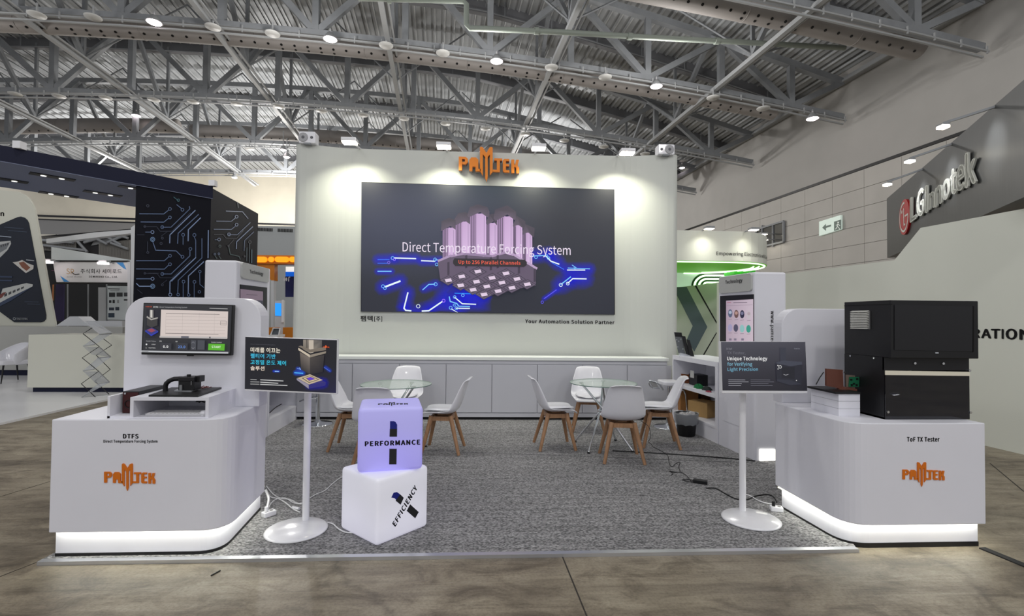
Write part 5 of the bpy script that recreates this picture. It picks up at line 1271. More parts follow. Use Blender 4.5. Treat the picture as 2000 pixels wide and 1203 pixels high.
def lump(P, rx, ry, h, seed, m, name, label, cat):
    random.seed(seed); rows = []
    for i in range(7):
        ph = PI/2*i/6; rows.append([P+Vector((rx*math.cos(ph)*math.cos(2*PI*j/14)*(1+.25*math.sin(3*j+seed)), ry*math.cos(ph)*math.sin(2*PI*j/14)*(1+.2*math.cos(2*j+seed)), h*math.sin(ph)*(1+.2*math.sin(j+seed)))) for j in range(15)])
    return top(name, MB().sheet(rows), m, label, cat, P)
lump(in_unit(1365, 745, .10, .596), .05, .09, .05, 2, GRC, 'green_cloth', 'crumpled green cloth on the edge of the middle shelf', 'cloth')
lump(in_unit(1381, 748, .12, .596), .06, .08, .045, 5, mat('dark_cloth', (40, 46, 46), .8), 'dark_cloth', 'crumpled dark cloth right of the green one on the shelf', 'cloth')
lump(in_unit(1384, 757, .05, .596), .03, .05, .015, 8, mat('red_cloth', (140, 50, 70), .8), 'red_cloth', 'small dark red cloth at the front edge of the shelf', 'cloth')
# brochures on the worktop
LB2 = (RA+RB)/2
t = thing('brochure_holder', 'clear holder on the white ledge, carrying three dark brochures', 'holder', fr_.p(.12, hR, -.2))
fh = Fr(Yp(1325, 700, 6.75), (1, -.25, 0)); HZ = Vector((0, 0, 0))
zb_ = lambda x, y: (1300+x/5.0167, 480+y/5.0125)
obj('base', qd(fh, [zb_(130, 1085), zb_(298, 1135), zb_(290, 1095), zb_(205, 1060), zb_(140, 1045)], -.06, .03), mat('clear_acrylic', (225, 228, 240), .08, alpha=.45), t)
for k, (q, m, lab) in enumerate((((128, 1050, 200, 1072, 160, 850, 85, 845), mat('brochure_grey', (96, 100, 104), .5), 'largest grey covered brochure at the left of the clear holder'),
                           ((205, 1085, 245, 1095, 195, 888, 160, 880), BLACKM, 'middle black brochure in the clear holder'), ((238, 1100, 288, 1112, 235, 925, 203, 915), BLACK, 'smallest front black brochure at the right of the clear holder'))):
    tt = thing('brochure', lab, 'brochure', fh.px(*zb_(q[0], q[1]))); pts = [zb_(q[i], q[i+1]) for i in (0, 2, 4, 6)]
    obj('booklet', qd(fh, pts, -.04+k*.025, -.034+k*.025), m, tt)
    if k == 0:
        f2 = fh.off(-.033); obj('cover_band', qd(f2, [zb_(94, 890), zb_(164, 894), zb_(158, 852), zb_(88, 848)], 0, .0006), BLACK, tt)
        pc = Pic(f2.off(.001)); 
        for a, b in ((108, 920), (128, 935), (150, 915), (118, 990), (170, 1010)): pc.ring(*zb_(a, b), 1.2, .5, (190, 195, 198))
        pc.build('cover_print', MATS['print_paint'], tt)
# ------------------------------------------------------------------ cables and sockets
WC = mat('white_cable', (226, 226, 228), .4)
def cable(name, label, pts, r, m, z0=FZ, zs=None):
    P = []
    raw = [Zp(x, y, z0+r) for x, y in pts]
    if zs:
        raw = [Yp(x, y, 1) if False else Zp(x, y, z0+r+h) for (x, y), h in zip(pts, zs)]
    for i in range(len(raw)-1):
        a = raw[max(i-1, 0)]; b = raw[i]; c = raw[i+1]; d = raw[min(i+2, len(raw)-1)]
        for k in range(5):
            q = k/5; P.append(b*1+((c-a)*.5)*q+((a*2-b*5+c*4-d)*.5)*q*q+((b*3-a-c*3+d)*.5)*q**3)
    P.append(raw[-1])
    return top(name, MB().tube(P, r, 6), m, label, 'cable', P[0])
ze = lambda x, y: (1240+x/5.0125, 840+y/5.0125)
cable('power_cable', 'long black cord lying straight across the carpet by the right table', [(1196, 880), (1300, 886), (1400, 893), (1475, 900)], .006, BLACK)
cable('adapter_cable', 'thin black cord wandering from the right table to the black adapter', [ze(180, 165), ze(240, 195), ze(320, 245), ze(335, 320), ze(362, 360), ze(400, 328), ze(442, 315), ze(430, 360), ze(442, 405), ze(400, 410), ze(340, 400), ze(365, 415), ze(440, 412), ze(500, 440), ze(548, 498)], .003, BLACK)
cable('loose_cable', 'short black cord end beside the wandering cord', [ze(345, 398), ze(372, 422), ze(355, 442)], .0032, BLACK)
cable('hanging_cable', 'thin black cord hanging from the right table down to the carpet', [ze(60, -90), ze(130, -40), ze(152, 20), ze(150, 80), ze(130, 115), ze(155, 130), ze(180, 165)], .003, BLACK, zs=[.42, .36, .25, .1, .02, 0, 0])
p = Zp(*ze(640, 540)); t = thing('power_adapter', 'black power adapter block lying on the carpet in front of the right stand', 'adapter', (p.x, p.y, FZ), -.5)
obj('brick', MB().cbox((0, 0, .016), (.12, .05, .032)), BLACK, t, world=False, bevel=.005); obj('cord_loop', MB().tube([(-.05, 0, .012), (-.1, .04, .008), (-.15, .035, .006), (-.155, .0, .006), (-.1, -.02, .006), (-.05, -.02, .01)], .004, 6), BLACK, t, world=False)
cable('adapter_cable', 'black lead from the adapter to the white socket by the right counter', [ze(700, 568), ze(790, 570), ze(900, 630), ze(1000, 675), ze(1100, 678), ze(1190, 643), ze(1300, 630), ze(1360, 655), ze(1390, 705)], .005, BLACK)
cable('white_cable', 'white lead running behind the right stand pole to the socket', [ze(1075, 628), ze(1130, 645), ze(1220, 695), ze(1300, 718), ze(1340, 722)], .005, WC)
def socket(px, py, label, rz):
    p = Zp(px, py, FZ); t = thing('socket_strip', label, 'socket', (p.x, p.y, FZ), rz)
    obj('body', MB().prism(rrect(-.045, -.028, .045, .028, .008), 0, .035), PLASTIC, t, world=False, bevel=.004)
    for sx in (-.02, .02): obj('outlet', MB().cyl((sx, 0, .035), (sx, 0, .037), .013, n=14), mat('socket_grey', (120, 120, 120), .5), t, world=False)  # grey discs mark the outlets
    obj('plug', MB().cyl((-.02, 0, .036), (-.02, 0, .07), .012, n=12), PLASTIC if rz > 0 else BLACK, t, world=False); return t
socket(*ze(1385, 790), 'white socket with black plug against the right counter base', -.3)
socket(525, 1007, 'white socket block hanging by the left counter base', .9)
z10 = lambda x, y: (480+x/3.76, 760+y/3.76)
cable('white_cable', 'white cord from the left counter to the pole of the left display', [z10(152, 712), z10(200, 770), z10(250, 800), z10(320, 810), z10(380, 838), z10(415, 838)], .005, WC)
cable('white_cable', 'lower white cord with a connector at the left display base', [z10(150, 735), z10(180, 790), z10(240, 805), z10(300, 840), z10(345, 878), z10(400, 905)], .005, WC)
cable('white_cable', 'white cord looping from the socket block up to the crossing cords', [z10(160, 890), z10(185, 840), z10(225, 808), z10(290, 800), z10(350, 835), z10(410, 845)], .004, WC)
cable('white_cable', 'white cord rising from the display pole to the glowing cubes', [z10(465, 802), z10(520, 770), z10(580, 745), z10(630, 700), z10(680, 660), z10(714, 642)], .004, WC)
cable('white_cable', 'white cord between the round base and the lower cube', [z10(598, 980), z10(640, 990), z10(680, 1025), z10(730, 1050), z10(790, 1055)], .005, WC)
cable('thick_cable', 'thick white cable drop at the corner of the left counter', [z10(145, 745), z10(168, 800), z10(160, 860), z10(150, 900)], .009, WC, zs=[.1, .07, .04, .03])
p = Zp(*z10(368, 885), FZ); t2_ = top('connector', MB().cyl((p.x-.03, p.y+.012, FZ+.012), (p.x+.03, p.y-.012, FZ+.012), .011, n=12), PLASTIC, 'small white inline connector on the carpet behind the left base', 'connector', p)
cable('wall_cable', 'black cord plugged inside the left shelf unit', [(527, 806), (538, 796), (550, 789)], .006, BLACK, zs=[.25, .27, .3])
top('black_strip', MB().beam(Zp(1918, 1070, .004), Zp(2060, 1128, .004), .05, .008), mat('rubber', (34, 34, 36), .8), 'flat black rubber cable cover on the concrete right of the counter', 'cable cover', Zp(1918, 1070, 0))
top('floor_nail', MB().beam(Zp(412, 1124, .004), Zp(430, 1114, .004), .006, .006), BLACK, 'small black nail on the concrete before the left counter', 'nail', Zp(412, 1124, 0))

# ------------------------------------------------------------------ neighbours on the right
GW = mat('neighbour_white', (214, 217, 208), .6)
PW = Zp(1925, 870.5); fLW = Fr(PW, -HV)
t = thing('exhibition_wall', 'long off-white booth wall with black capital letters behind the black tester', 'wall', PW)
def wq(pts, n0, n1, name, m, par, fr=fLW): return obj(name, qd(fr, pts, n0, n1), m, par)
def foot(x, y): u, v = fLW.at(x, y); return u
uA, vA = fLW.at(1400, 549); uB = foot(1747, 508); vB = fLW.at(1747, 508)[1]; uC, vC = fLW.at(1798, 445)
obj('panel', MB().prism([(uA, 0), (uC+3.2, 0), (uC+3.2, vC), (uC, vC), (uB, vB), (uA, vB)], -.18, 0, lambda a, b, c: fLW.p(a, b, c)), GW, t)
zw = lambda x, y: (1880+x/3.342, 560+y/3.342)
for s_, x0, x1, yb0, yb1, yt in (('R', 62, 118, 332, 335, 272), ('A', 122, 190, 336, 339, 274), ('T', 186, 250, 339, 340, 275), ('I', 256, 271, 341, 342, 275), ('O', 282, 360, 345, 347, 273), ('N', 372, 450, 347, 352, 276)):
    text('wall_letter', s_, fLW, (zw(x0, yb0), zw(x1, yb1), zw(x0, yt)), TEXTK, t, n=.004, bold=.04)
# dark sign board
DBO = mat('dark_board', (66, 68, 69), .35, var=.08, vscale=20, vstretch=(1, 1, .1))
pd = Vp(1732, 500, 9.4); dirn = Vector((math.sin(.4977), math.cos(.4977), 0))
fd = Fr(pd, -dirn)
a = fd.at(1732, 388); b = fd.at(1732, 504); LEN = 6.2
t = thing('sign_board', 'dark grey overhead sign board with large LG Innotek letters', 'sign', fd.p(a[0], b[1]))
obj('board', MB().prism([(a[0], b[1]), (a[0]+LEN, b[1]), (a[0]+LEN, a[1]), (a[0], a[1])], -.5, 0, lambda p, q, r: fd.p(p, q, r)), DBO, t)
obj('support', MB().prism([(a[0]+.3, 0), (a[0]+1.4, 0), (a[0]+1.4, b[1]), (a[0]+.3, b[1])], -.45, -.3, lambda p, q, r: fd.p(p, q, r)), DBO, t)
zs_ = lambda x, y: (1600+x/3.5375, 180+y/3.5375)
LET = mat('letter_white', (206, 208, 202), .85, spec=.1)
def logoround(fr, par):
    c = Vector(fr.at(*zs_(602, 862))); r0 = abs(fr.at(*zs_(602, 740))[1]-c.y)
    P = [(c.x+r0*math.cos(2*PI*k/40), c.y+r0*math.sin(2*PI*k/40)) for k in range(40)]
    obj('emblem_disc', MB().prism(P, .0, .12, lambda a, b, n: fr.p(a, b, n*.3)), mat('emblem_red', (178, 30, 34), .35), par)
    mb = MB(); R1, R2 = r0*.86, r0*.74
    pts = [(math.radians(80)+math.radians(280)*k/30) for k in range(31)]
    vs = [fr.p(c.x+R1*math.cos(q), c.y+R1*math.sin(q), .04) for q in pts]+[fr.p(c.x+R2*math.cos(q), c.y+R2*math.sin(q), .04) for q in pts]
    mb.add(vs, [(i, i+1, 32+i, 31+i) for i in range(30)])
    mb.add([fr.p(c.x+p*r0, c.y+q*r0, .04) for p, q in ((.2, -.03), (.84, -.03), (.84, .07), (.2, .07))], [(0, 1, 2, 3)])
    mb.add([fr.p(c.x+p*r0, c.y+q*r0, .04) for p, q in ((-.06, -.5), (.06, -.5), (.06, .5), (-.06, .5))], [(0, 1, 2, 3)])
    mb.add([fr.p(c.x+p*r0, c.y+q*r0, .04) for p, q in ((-.06, -.5), (.28, -.5), (.28, -.4), (-.06, -.4))], [(0, 1, 2, 3)])
    mb.add([fr.p(c.x-.36*r0+.11*r0*math.cos(2*PI*k/14), c.y+.36*r0+.11*r0*math.sin(2*PI*k/14), .04) for k in range(14)], [list(range(14))])
    obj('emblem_mark', mb, LET, par, recalc=False)
logoround(fd, t)
for s_, x0, yb, x1, yb1, yt in (('L', 645, 905, 692, 868, 733), ('G', 692, 878, 745, 838, 690), ('I', 751, 838, 771, 829, 648), ('n', 775, 815, 822, 793, 700), ('n', 822, 800, 870, 762, 664), ('o', 872, 765, 928, 718, 622), ('t', 930, 724, 975, 692, 540), ('e', 968, 705, 1032, 655, 528), ('k', 1032, 668, 1112, 622, 425)):
    text('sign_letter', s_, fd, (zs_(x0, yb), zs_(x1, yb1), zs_(x0, yt)), LET, t, n=.02, bold=.035, depth=.022)
for k, (x, y, ln) in enumerate(((1842, 250, 'nearest'), (1777, 317, 'middle'), (1733, 362, 'farthest'))):
    # lamp hangs in front of the top edge of the board
    fo = fd.off(.5); c = fo.px(x, y); tt = thing('flood_light', ln+' floodlight on an arm over the dark sign board', 'lamp', c, 0, 'floodlights over the dark sign board')
    obj('housing', MB().cbox(c+Vector((0, 0, .04)), (.10, .10, .02)), STEEL, tt); obj('lens', MB().cbox(c+Vector((0, 0, .01)), (.095, .095, .03)), LAMP, tt)
    tu, tv = fo.at(x, y); obj('arm', MB().beam(c+Vector((0, 0, .06)), fd.p(tu, a[1]-.01, -.05), .03), STEEL, tt)
    sp = bpy.data.lights.new('flood_spot', 'SPOT'); sp.energy = 30; sp.spot_size = 1.25; sp.spot_blend = .8; sp.shadow_soft_size = .08; so = bpy.data.objects.new('flood_spot', sp); COL.objects.link(so)
    so.location = c-Vector((0, 0, .05)); so.rotation_euler = (-fd.N+Vector((0, 0, -.42))).to_track_quat('-Z', 'Y').to_euler()
# green booth
gy = 11.6
GREEN = mat('green_panel', (78, 140, 24), .45, emit=(80, 160, 16), es=.5)
x_r = Yp(1506, 500, gy+.9).x; x_l = Yp(1200, 500, gy).x
zb_g = Yp(1330, 508.5, gy).z; zt_g = Yp(1330, 449.5, gy).z
plan = [(x_l, gy)]+[(x_r-1.5+1.5*math.sin(q), gy+1.5-1.5*math.cos(q)) for q in [PI*k/18 for k in range(19)]]+[(x_l, gy+3.0)]
t = thing('green_canopy', 'white rounded overhead canopy with bright green underside and lettering', 'canopy', (x_l, gy, 0))
obj('fascia', MB().prism(plan, zb_g, zt_g), GW, t, bevel=.0)
obj('green_underside', MB().prism([(x, y) for x, y in plan], zb_g-.012, zb_g-.002), GREEN, t)
LEDG = mat('led_green_white', (230, 255, 220), .5, emit=(215, 255, 200), es=2.2)
for k in range(3):
    off = .05+.13*k; pts = [Vector((x_l, gy+off, zb_g-.02))]+[Vector((x_r-1.5+(1.5-off)*math.sin(q), gy+1.5-(1.5-off)*math.cos(q), zb_g-.02)) for q in [PI*j/18 for j in range(19)]]
    if k: pts = pts[7:18]
    obj('light_line', MB().tube(pts, .022, 5), LEDG, t)
for k in range(4):
    c = Yp(1427+k*11.5, 520, gy+2.3); obj('green_fin', MB().cbox(Vector((c.x, gy+2.3, zb_g-.07)), (.09, .6, .12)), mat('green_glow', (60, 190, 50), .4, emit=(40, 160, 30), es=.35), t)
fg = Fr((0, gy, 0), (1, 0, 0))
mbt = MB(); vs, fs2 = glyphs('Empowering Electronics with Green Innovation', .008)
tx0 = min(v.x for v in vs); tx1 = max(v.x for v in vs); ymn = min(v.y for v in vs); ymx = max(v.y for v in vs); th0 = fg.at(1399, 499)[1]; th1 = fg.at(1399, 491.5)[1]; s0 = fg.at(1399, 495)[0]; TL_ = 2.55
def wrap(s):
    flat = x_r-1.5
    if s <= flat: return Vector((s, gy-.006, 0))
    q = (s-flat)/1.5; return Vector((flat+1.506*math.sin(q), gy+1.5-1.506*math.cos(q), 0))
mbt.add([wrap(s0+(v.x-tx0)/(tx1-tx0)*TL_)+Vector((0, 0, th0+(v.y-ymn)/(ymx-ymn)*(th1-th0)*1.3-.02)) for v in vs], fs2)
obj('lettering', mbt, TEXTK, t, recalc=False)
for k, (x, y, ln) in enumerate(((1385, 447, 'left'), (1472, 449.5, 'right'))):
    c = Yp(x, y, gy-.35); tt = thing('flood_light', ln+' floodlight above the white rounded canopy', 'lamp', c, 0, 'floodlights over the green canopy')
    obj('housing', MB().cbox(c+Vector((0, 0, .03)), (.2, .16, .05)), STEEL, tt); obj('lens', MB().cbox(c, (.18, .14, .02)), LAMP, tt); obj('arm', MB().beam(c+Vector((0, .05, .04)), (c.x, gy+.05, zt_g), .02), STEEL, tt)
    a_ = area('flood_beam', c-Vector((0, 0, .03)), .16, 2.2, (1, .99, .85), (0, .45, -1), spread=1.8)
t = thing('chevron_wall', 'white booth wall with a grey blue chevron and thin black lines', 'wall', (x_l, gy+2.75, 0))
fch = Fr((0, gy+2.75, 0), (1, 0, 0)); a = fch.at(1240, 700); b = fch.at(1480, 700)
zc2 = lambda x, y: (1300+x/5.0167, 480+y/5.0125)
zA = fch.at(*zc2(130, 405))[1]; zB_ = fch.at(*zc2(495, 362))[1]; ua = fch.at(*zc2(130, 405))[0]; ub = fch.at(*zc2(495, 362))[0]
sl = (zB_-zA)/(ub-ua)
obj('panel', MB().prism([(a[0], 0), (b[0], 0), (b[0], zA+(b[0]-ua)*sl), (a[0], zA+(a[0]-ua)*sl)], -.15, 0, lambda p, q, r: fch.p(p, q, r)), GW, t)
wq([zc2(60, 405), zc2(205, 402), zc2(408, 795), zc2(280, 1035), zc2(208, 918), zc2(265, 785), zc2(130, 520), zc2(60, 390)], .002, .01, 'chevron', TEAL, t, fch)
for q in (((285, 392), (300, 388), (500, 745), (498, 762)), ((497, 845), (500, 856), (350, 1118), (340, 1110))): wq([zc2(*p) for p in q], .002, .008, 'black_line', BLACK, t, fch)
t = thing('arched_light_panel', 'curved white and green lit corner between the canopy and the chevron wall', 'panel', (fch.at(1330, 540)[0], gy+1.7, 2))
fa = Fr((0, gy+2.95, 0), (1, 0, 0))
obj('backing', qd(fa, [zc2(100, 420), zc2(700, 420), zc2(700, 262), zc2(100, 262)], -.05, 0), mat('pale_lit', (220, 235, 222), .5, emit=(210, 235, 215), es=.35), t)
for k, w_ in enumerate((0, 1, 2)):
    r = 130-44*k; pts = [zc2(260+44*k, 395)]+[zc2(260+44*k+r*(1-math.cos(q)), 395-(118-34*k)*math.sin(q)) for q in [PI/2*j/8 for j in range(1, 9)]]+[zc2(620, 278+34*k)]
    P = [fa.px(x, y, .02) for x, y in pts]; obj('dark_arc', MB().tube(P, .035, 5), mat('arc_green', (24, 70, 26), .5), t)
    P = [fa.px(x+3.0, y+2.6, .03) for x, y in pts]; obj('light_line', MB().tube(P, .03, 5), LEDG, t)
obj('green_panel', qd(fa, [zc2(335, 395), zc2(620, 350), zc2(620, 340), zc2(400, 340), zc2(350, 355)], 0, .015), GREEN, t)

# ------------------------------------------------------------------ neighbours on the left
# navy canopy booth
nd = Vector((math.sin(.735), math.cos(.735), 0))
CNR = Yp(416, 366, 10.6); fn = Fr((CNR.x, CNR.y, 0), nd)
v1 = fn.at(416, 366)[1]; v0 = fn.at(416, 386)[1]
v1 = (fn.at(416, 364)[1]+fn.at(2, 283)[1])/2; v0 = (fn.at(416, 386)[1]+fn.at(2, 316)[1])/2
t = thing('navy_canopy', 'long navy canopy beam with small downlights at the upper left', 'canopy', (CNR.x, CNR.y, v0))
inw = -fn.N
LX = -8.5
obj('beam', MB().prism([(LX, v0), (0, v0), (0, v1), (LX, v1)], -2.3, 0, lambda p, q, r: fn.p(p, q, r)), NAVY, t)
UND = mat('underside_lit_blue', (120, 128, 156), .6);  # paler than the navy: light on the underside put into its colour
obj('underside', MB().prism([(LX, v0-.01), (0, v0-.01), (0, v0-.002), (LX, v0-.002)], -2.3, -.0, lambda p, q, r: fn.p(p, q, r)), UND, t)
def under(px, py): return Zp(px, py, v0-.012)
for x, y in ((10, 350), (103, 345), (115, 380), (201, 378), (270, 369), (18, 352)):
    if x == 18: continue
    c = under(x, y); df = obj('downlight_frame', MB().beam(c-nd*.3, c+nd*.3, .2, .02), BLACK, t)
    for s_ in (-.12, .12): obj('downlight', MB().cyl(c+nd*s_+Vector((0, 0, -.012)), c+nd*s_+Vector((0, 0, -.018)), .04, n=12), mat('downlight_glow', (240, 240, 235), .4, emit=(240, 240, 232), es=1.6), df)
for x in (38, 416): c = fn.px(x, 290 if x < 100 else 363, .0); obj('spot_bracket', MB().cbox(c+Vector((0, 0, .05)), (.12, .12, .12)), STAND, t)
# pillar
t = thing('circuit_pillar', 'dark navy pillar printed with pale circuit lines', 'pillar', (CNR.x, CNR.y, 0))
up0 = fn.at(264, 470)[0]; dr = Vector((-HV.x*-1, HV.y, 0)).normalized()
fr2 = Fr((CNR.x, CNR.y, 0), HV); u2 = fr2.at(503, 480)[0]; v2 = v1-.08
p0 = fn.p(up0, 0, -.03); p1 = fn.p(-.02, 0, -.03); p2 = fr2.p(u2, 0, 0); 
PIL = mat('pillar_navy', (10, 12, 24), .6, spec=.2)
obj('body', MB().prism([(p0.x, p0.y), (p1.x, p1.y), (p2.x, p2.y), (p0.x+HV.x*2.6, p0.y+HV.y*2.6)], 0, v1-.03), PIL, t)
zp = lambda x, y: (260+x/5.012, 350+y/5.0125)
BLc = (92, 112, 150); BL2 = (130, 150, 190); DIM = (52, 58, 78)
def circuits(f, segs, rings, name):
    pc = Pic(f)
    for pts, w_, c in segs: pc.line([zp(*p) for p in pts], w_/5.0, c)
    for x, y, r, c in rings: pc.ring(*zp(x, y), r/5.0, 1.2, c, 12)
    pc.build(name, attr_mat('print_paint', 1, True), t)
S1 = [([(62, 338), (300, 340), (350, 300)], 8, BLc), ([(75, 418), (300, 420), (350, 380)], 8, BLc), ([(110, 465), (230, 465), (265, 510), (380, 510), (560, 330)], 5, DIM), ([(285, 470), (370, 470), (555, 290), (550, 265)], 7, BLc), ([(358, 625), (360, 545), (608, 305)], 9, BL2), ([(435, 630), (440, 530), (640, 345)], 8, BLc), ([(538, 605), (540, 495), (660, 378)], 9, BL2), ([(120, 518), (170, 518)], 7, BLc), ([(40, 545), (110, 545)], 4, DIM),
    ([(188, 600), (220, 695), (420, 702), (475, 755)], 8, BLc), ([(140, 610), (140, 705)], 5, DIM), ([(488, 560), (488, 640)], 7, BLc), ([(596, 560), (612, 600), (612, 768), (375, 1000)], 7, BLc), ([(555, 700), (555, 750), (370, 928), (285, 928)], 8, BLc), ([(30, 798), (305, 798), (352, 755)], 8, BLc), ([(30, 878), (305, 880), (350, 838)], 8, BLc), ([(110, 922), (235, 925), (265, 965), (380, 965), (560, 790)], 5, DIM), ([(358, 1120), (360, 1002), (612, 768)], 9, BL2), ([(435, 1120), (440, 990), (672, 770), (672, 580)], 7, BLc), ([(538, 1120), (540, 948), (690, 808)], 9, BL2), ([(732, 772), (735, 500)], 9, BL2),
    ([(30, 975), (170, 975)], 8, BLc), ([(30, 1020), (60, 1048), (180, 1048)], 9, BL2), ([(40, 1080), (90, 1120)], 4, DIM), ([(488, 1020), (488, 1160)], 7, BLc), ([(596, 1020), (596, 1160)], 6, BLc), ([(650, 920), (652, 1030), (690, 1060)], 6, BLc), ([(425, 250), (475, 290)], 7, BLc), ([(395, 175), (440, 210)], 7, (52, 92, 104)), ([(150, 920), (250, 920)], 4, DIM), ([(270, 560), (330, 515)], 4, DIM), ([(275, 1030), (330, 985)], 4, DIM)]
R1_ = [(358, 292, 17, BLc), (358, 375, 17, BLc), (283, 470, 17, BLc), (187, 518, 18, BL2), (112, 465, 12, DIM), (487, 545, 17, BLc), (597, 547, 18, BLc), (480, 300, 17, BLc), (440, 207, 15, (52, 92, 104)), (558, 683, 17, BLc), (480, 760, 17, BLc), (358, 750, 17, BLc), (358, 833, 17, BLc), (283, 928, 17, BLc), (112, 922, 12, DIM), (187, 975, 18, BL2), (490, 1003, 17, BLc), (597, 1005, 17, BLc), (650, 905, 15, BLc), (360, 1130, 18, BL2), (437, 1130, 16, BLc), (540, 1133, 16, BLc), (645, 1103, 15, BLc), (140, 262, 15, DIM), (140, 718, 13, DIM), (282, 578, 13, DIM), (270, 630, 14, DIM), (282, 1035, 13, DIM), (187, 590, 24, (110, 140, 180)), (187, 590, 12, (110, 140, 180)), (187, 1048, 24, (110, 140, 180)), (187, 1048, 12, (110, 140, 180))]
circuits(fn.off(-.022), S1, R1_, 'circuit_print')
f3 = Fr(p1+fn.N*0, p2-p1).off(.008)
S2 = [([(910, 312), (1070, 318), (1125, 385)], 8, BLc), ([(815, 410), (960, 412), (1000, 380)], 8, BLc), ([(790, 490), (960, 492), (1000, 460)], 8, BLc), ([(790, 540), (880, 540), (910, 578), (1010, 580), (1080, 500)], 5, DIM), ([(935, 543), (1020, 543), (1145, 425)], 8, BLc), ([(1010, 680), (1012, 612), (1170, 465)], 9, BL2), ([(1085, 700), (1090, 600), (1180, 515)], 7, BLc), ([(800, 592), (825, 592)], 6, BLc), ([(935, 660), (950, 735), (1035, 755), (1048, 785)], 7, (62, 92, 100)), ([(800, 750), (820, 778)], 6, (62, 92, 100)), ([(838, 750), (858, 778)], 6, (62, 92, 100)), ([(1110, 800), (1112, 670)], 6, (62, 92, 110)), ([(1135, 815), (1138, 625)], 6, (62, 92, 110)), ([(1158, 820), (1160, 690)], 8, (90, 130, 150)), ([(1020, 220), (1028, 280)], 5, (52, 70, 84)), ([(940, 640), (985, 590)], 4, DIM)]
R2 = [(1010, 367, 17, BL2), (1010, 445, 17, BL2), (935, 540, 17, BL2), (838, 590, 17, BL2), (1140, 615, 16, DIM), (797, 733, 12, BLc), (835, 730, 12, BLc), (930, 652, 10, DIM), (845, 655, 14, (52, 82, 90)), (1088, 755, 9, DIM)]
circuits(f3, S2, R2, 'circuit_print')

# white platform, counters
pz = .03
pp = [Zp(-420, 948, pz), Zp(0, 826, pz), Zp(205, 780.5, pz), Zp(300, 759, pz), Zp(300, 700, pz), Zp(-500, 700, pz)]
top('white_platform', MB().prism([(p.x, p.y) for p in pp], 0, pz), mat('glossy_white_floor', (226, 226, 228), .25), 'glossy white booth floor at the far left', 'platform', pp[1])
PC = Zp(60, 766, pz); dC = PC.y; fC = Fr((0, dC, 0), (1, .0, 0))
CW = mat('counter_offwhite', (206, 206, 194), .6)
t = thing('reception_counter', 'long off-white reception counter behind the folding rack', 'counter', PC)
a = fC.at(53, 757); b = fC.at(250, 757); zt_c = fC.at(150, 654.5)[1]; zk_c = fC.at(150, 757)[1]
obj('body', MB().prism([(a[0], zk_c), (b[0]+.6, zk_c), (b[0]+.6, zt_c), (a[0], zt_c)], -1.0, 0, lambda p, q, r: fC.p(p, q, r)), CW, t)
obj('kick_board', MB().prism([(a[0]+.06, pz), (b[0]+.6, pz), (b[0]+.6, zk_c), (a[0]+.06, zk_c)], -.9, -.05, lambda p, q, r: fC.p(p, q, r)), NAVY, t)
dW = dC+2.6; fW = Fr((0, dW, 0), (1, 0, 0)); a = fW.at(-160, 700); b = fW.at(238, 700); zt_w = fW.at(100, 638)[1]
t = thing('low_wall', 'low grey wall behind the reception counter', 'wall', fW.p(b[0], 0))
obj('body', MB().prism([(a[0], .16), (b[0], .16), (b[0], zt_w), (a[0], zt_w)], -.5, 0, lambda p, q, r: fW.p(p, q, r)), mat('stone_grey', (172, 172, 168), .6), t)
obj('kick_board', MB().prism([(a[0], pz), (b[0], pz), (b[0], .16), (a[0], .16)], -.45, -.03, lambda p, q, r: fW.p(p, q, r)), NAVY, t)
# big rounded poster panel
dN = dW+.58; fN = Fr((0, dN, 0), (1, 0, 0))
t = thing('poster_panel', 'tall white rounded panel with a dark product poster at the far left', 'panel', fN.px(60, 638))
out = [(-190, 640), (107, 640), (107, 631), (94, 560), (70, 425), (67, 409), (62, 397), (55, 387), (46, 379), (36, 374.5), (0, 371), (-190, 362)]
obj('panel', qd(fN, out, -.06, 0), CW, t)
PST = mat('poster_navy', (20, 27, 42), .5)
zn = lambda x, y: (x/4.627, 380+y/4.627)
wq([zn(-500, 430), zn(-300, 400), zn(0, 275), zn(165, 205), zn(195, 200), zn(225, 208), zn(250, 230), zn(265, 260), zn(270, 290), zn(420, 1090), zn(418, 1125), zn(400, 1145), zn(375, 1153), zn(135, 1153), zn(0, 1055), zn(-300, 850)], .002, .02, 'poster', PST, t, fN)
fp = fN.off(.022)
pc = Pic(fp)
pc.poly([zn(-60, 430), zn(95, 418), zn(100, 445), zn(70, 500), zn(5, 565), zn(-60, 600)], (176, 178, 178)); pc.poly([zn(-60, 470), zn(90, 430), zn(60, 490), zn(-60, 560)], (110, 114, 118))
for k in range(4): pc.rect(zn(5+k*20, 0)[0], zn(0, 455-k*6)[1], zn(17+k*20, 0)[0], zn(0, 475-k*6)[1], (60, 62, 66))
pc.poly([zn(115, 612), zn(235, 710), zn(302, 672), zn(305, 640), zn(250, 620), zn(200, 590), zn(165, 605)], (200, 196, 190)); pc.poly([zn(170, 615), zn(215, 605), zn(275, 660), zn(240, 690), zn(195, 655)], (128, 76, 54))
pc.poly([zn(-60, 970), zn(0, 930), zn(25, 850), zn(240, 800), zn(298, 812), zn(295, 830), zn(80, 935), zn(0, 985), zn(-60, 1010)], (186, 188, 186)); pc.poly([zn(-40, 930), zn(30, 885), zn(60, 880), zn(20, 930), zn(-40, 960)], (110, 50, 44))
for k in range(5): x = 40+k*38; pc.poly([zn(x, 925-k*17), zn(x+26, 912-k*17), zn(x+26, 888-k*15), zn(x, 900-k*15)], (60, 62, 66))
pc.poly([zn(-60, 1010), zn(80, 935), zn(290, 835), zn(100, 960), zn(-60, 1040)], (44, 58, 86))
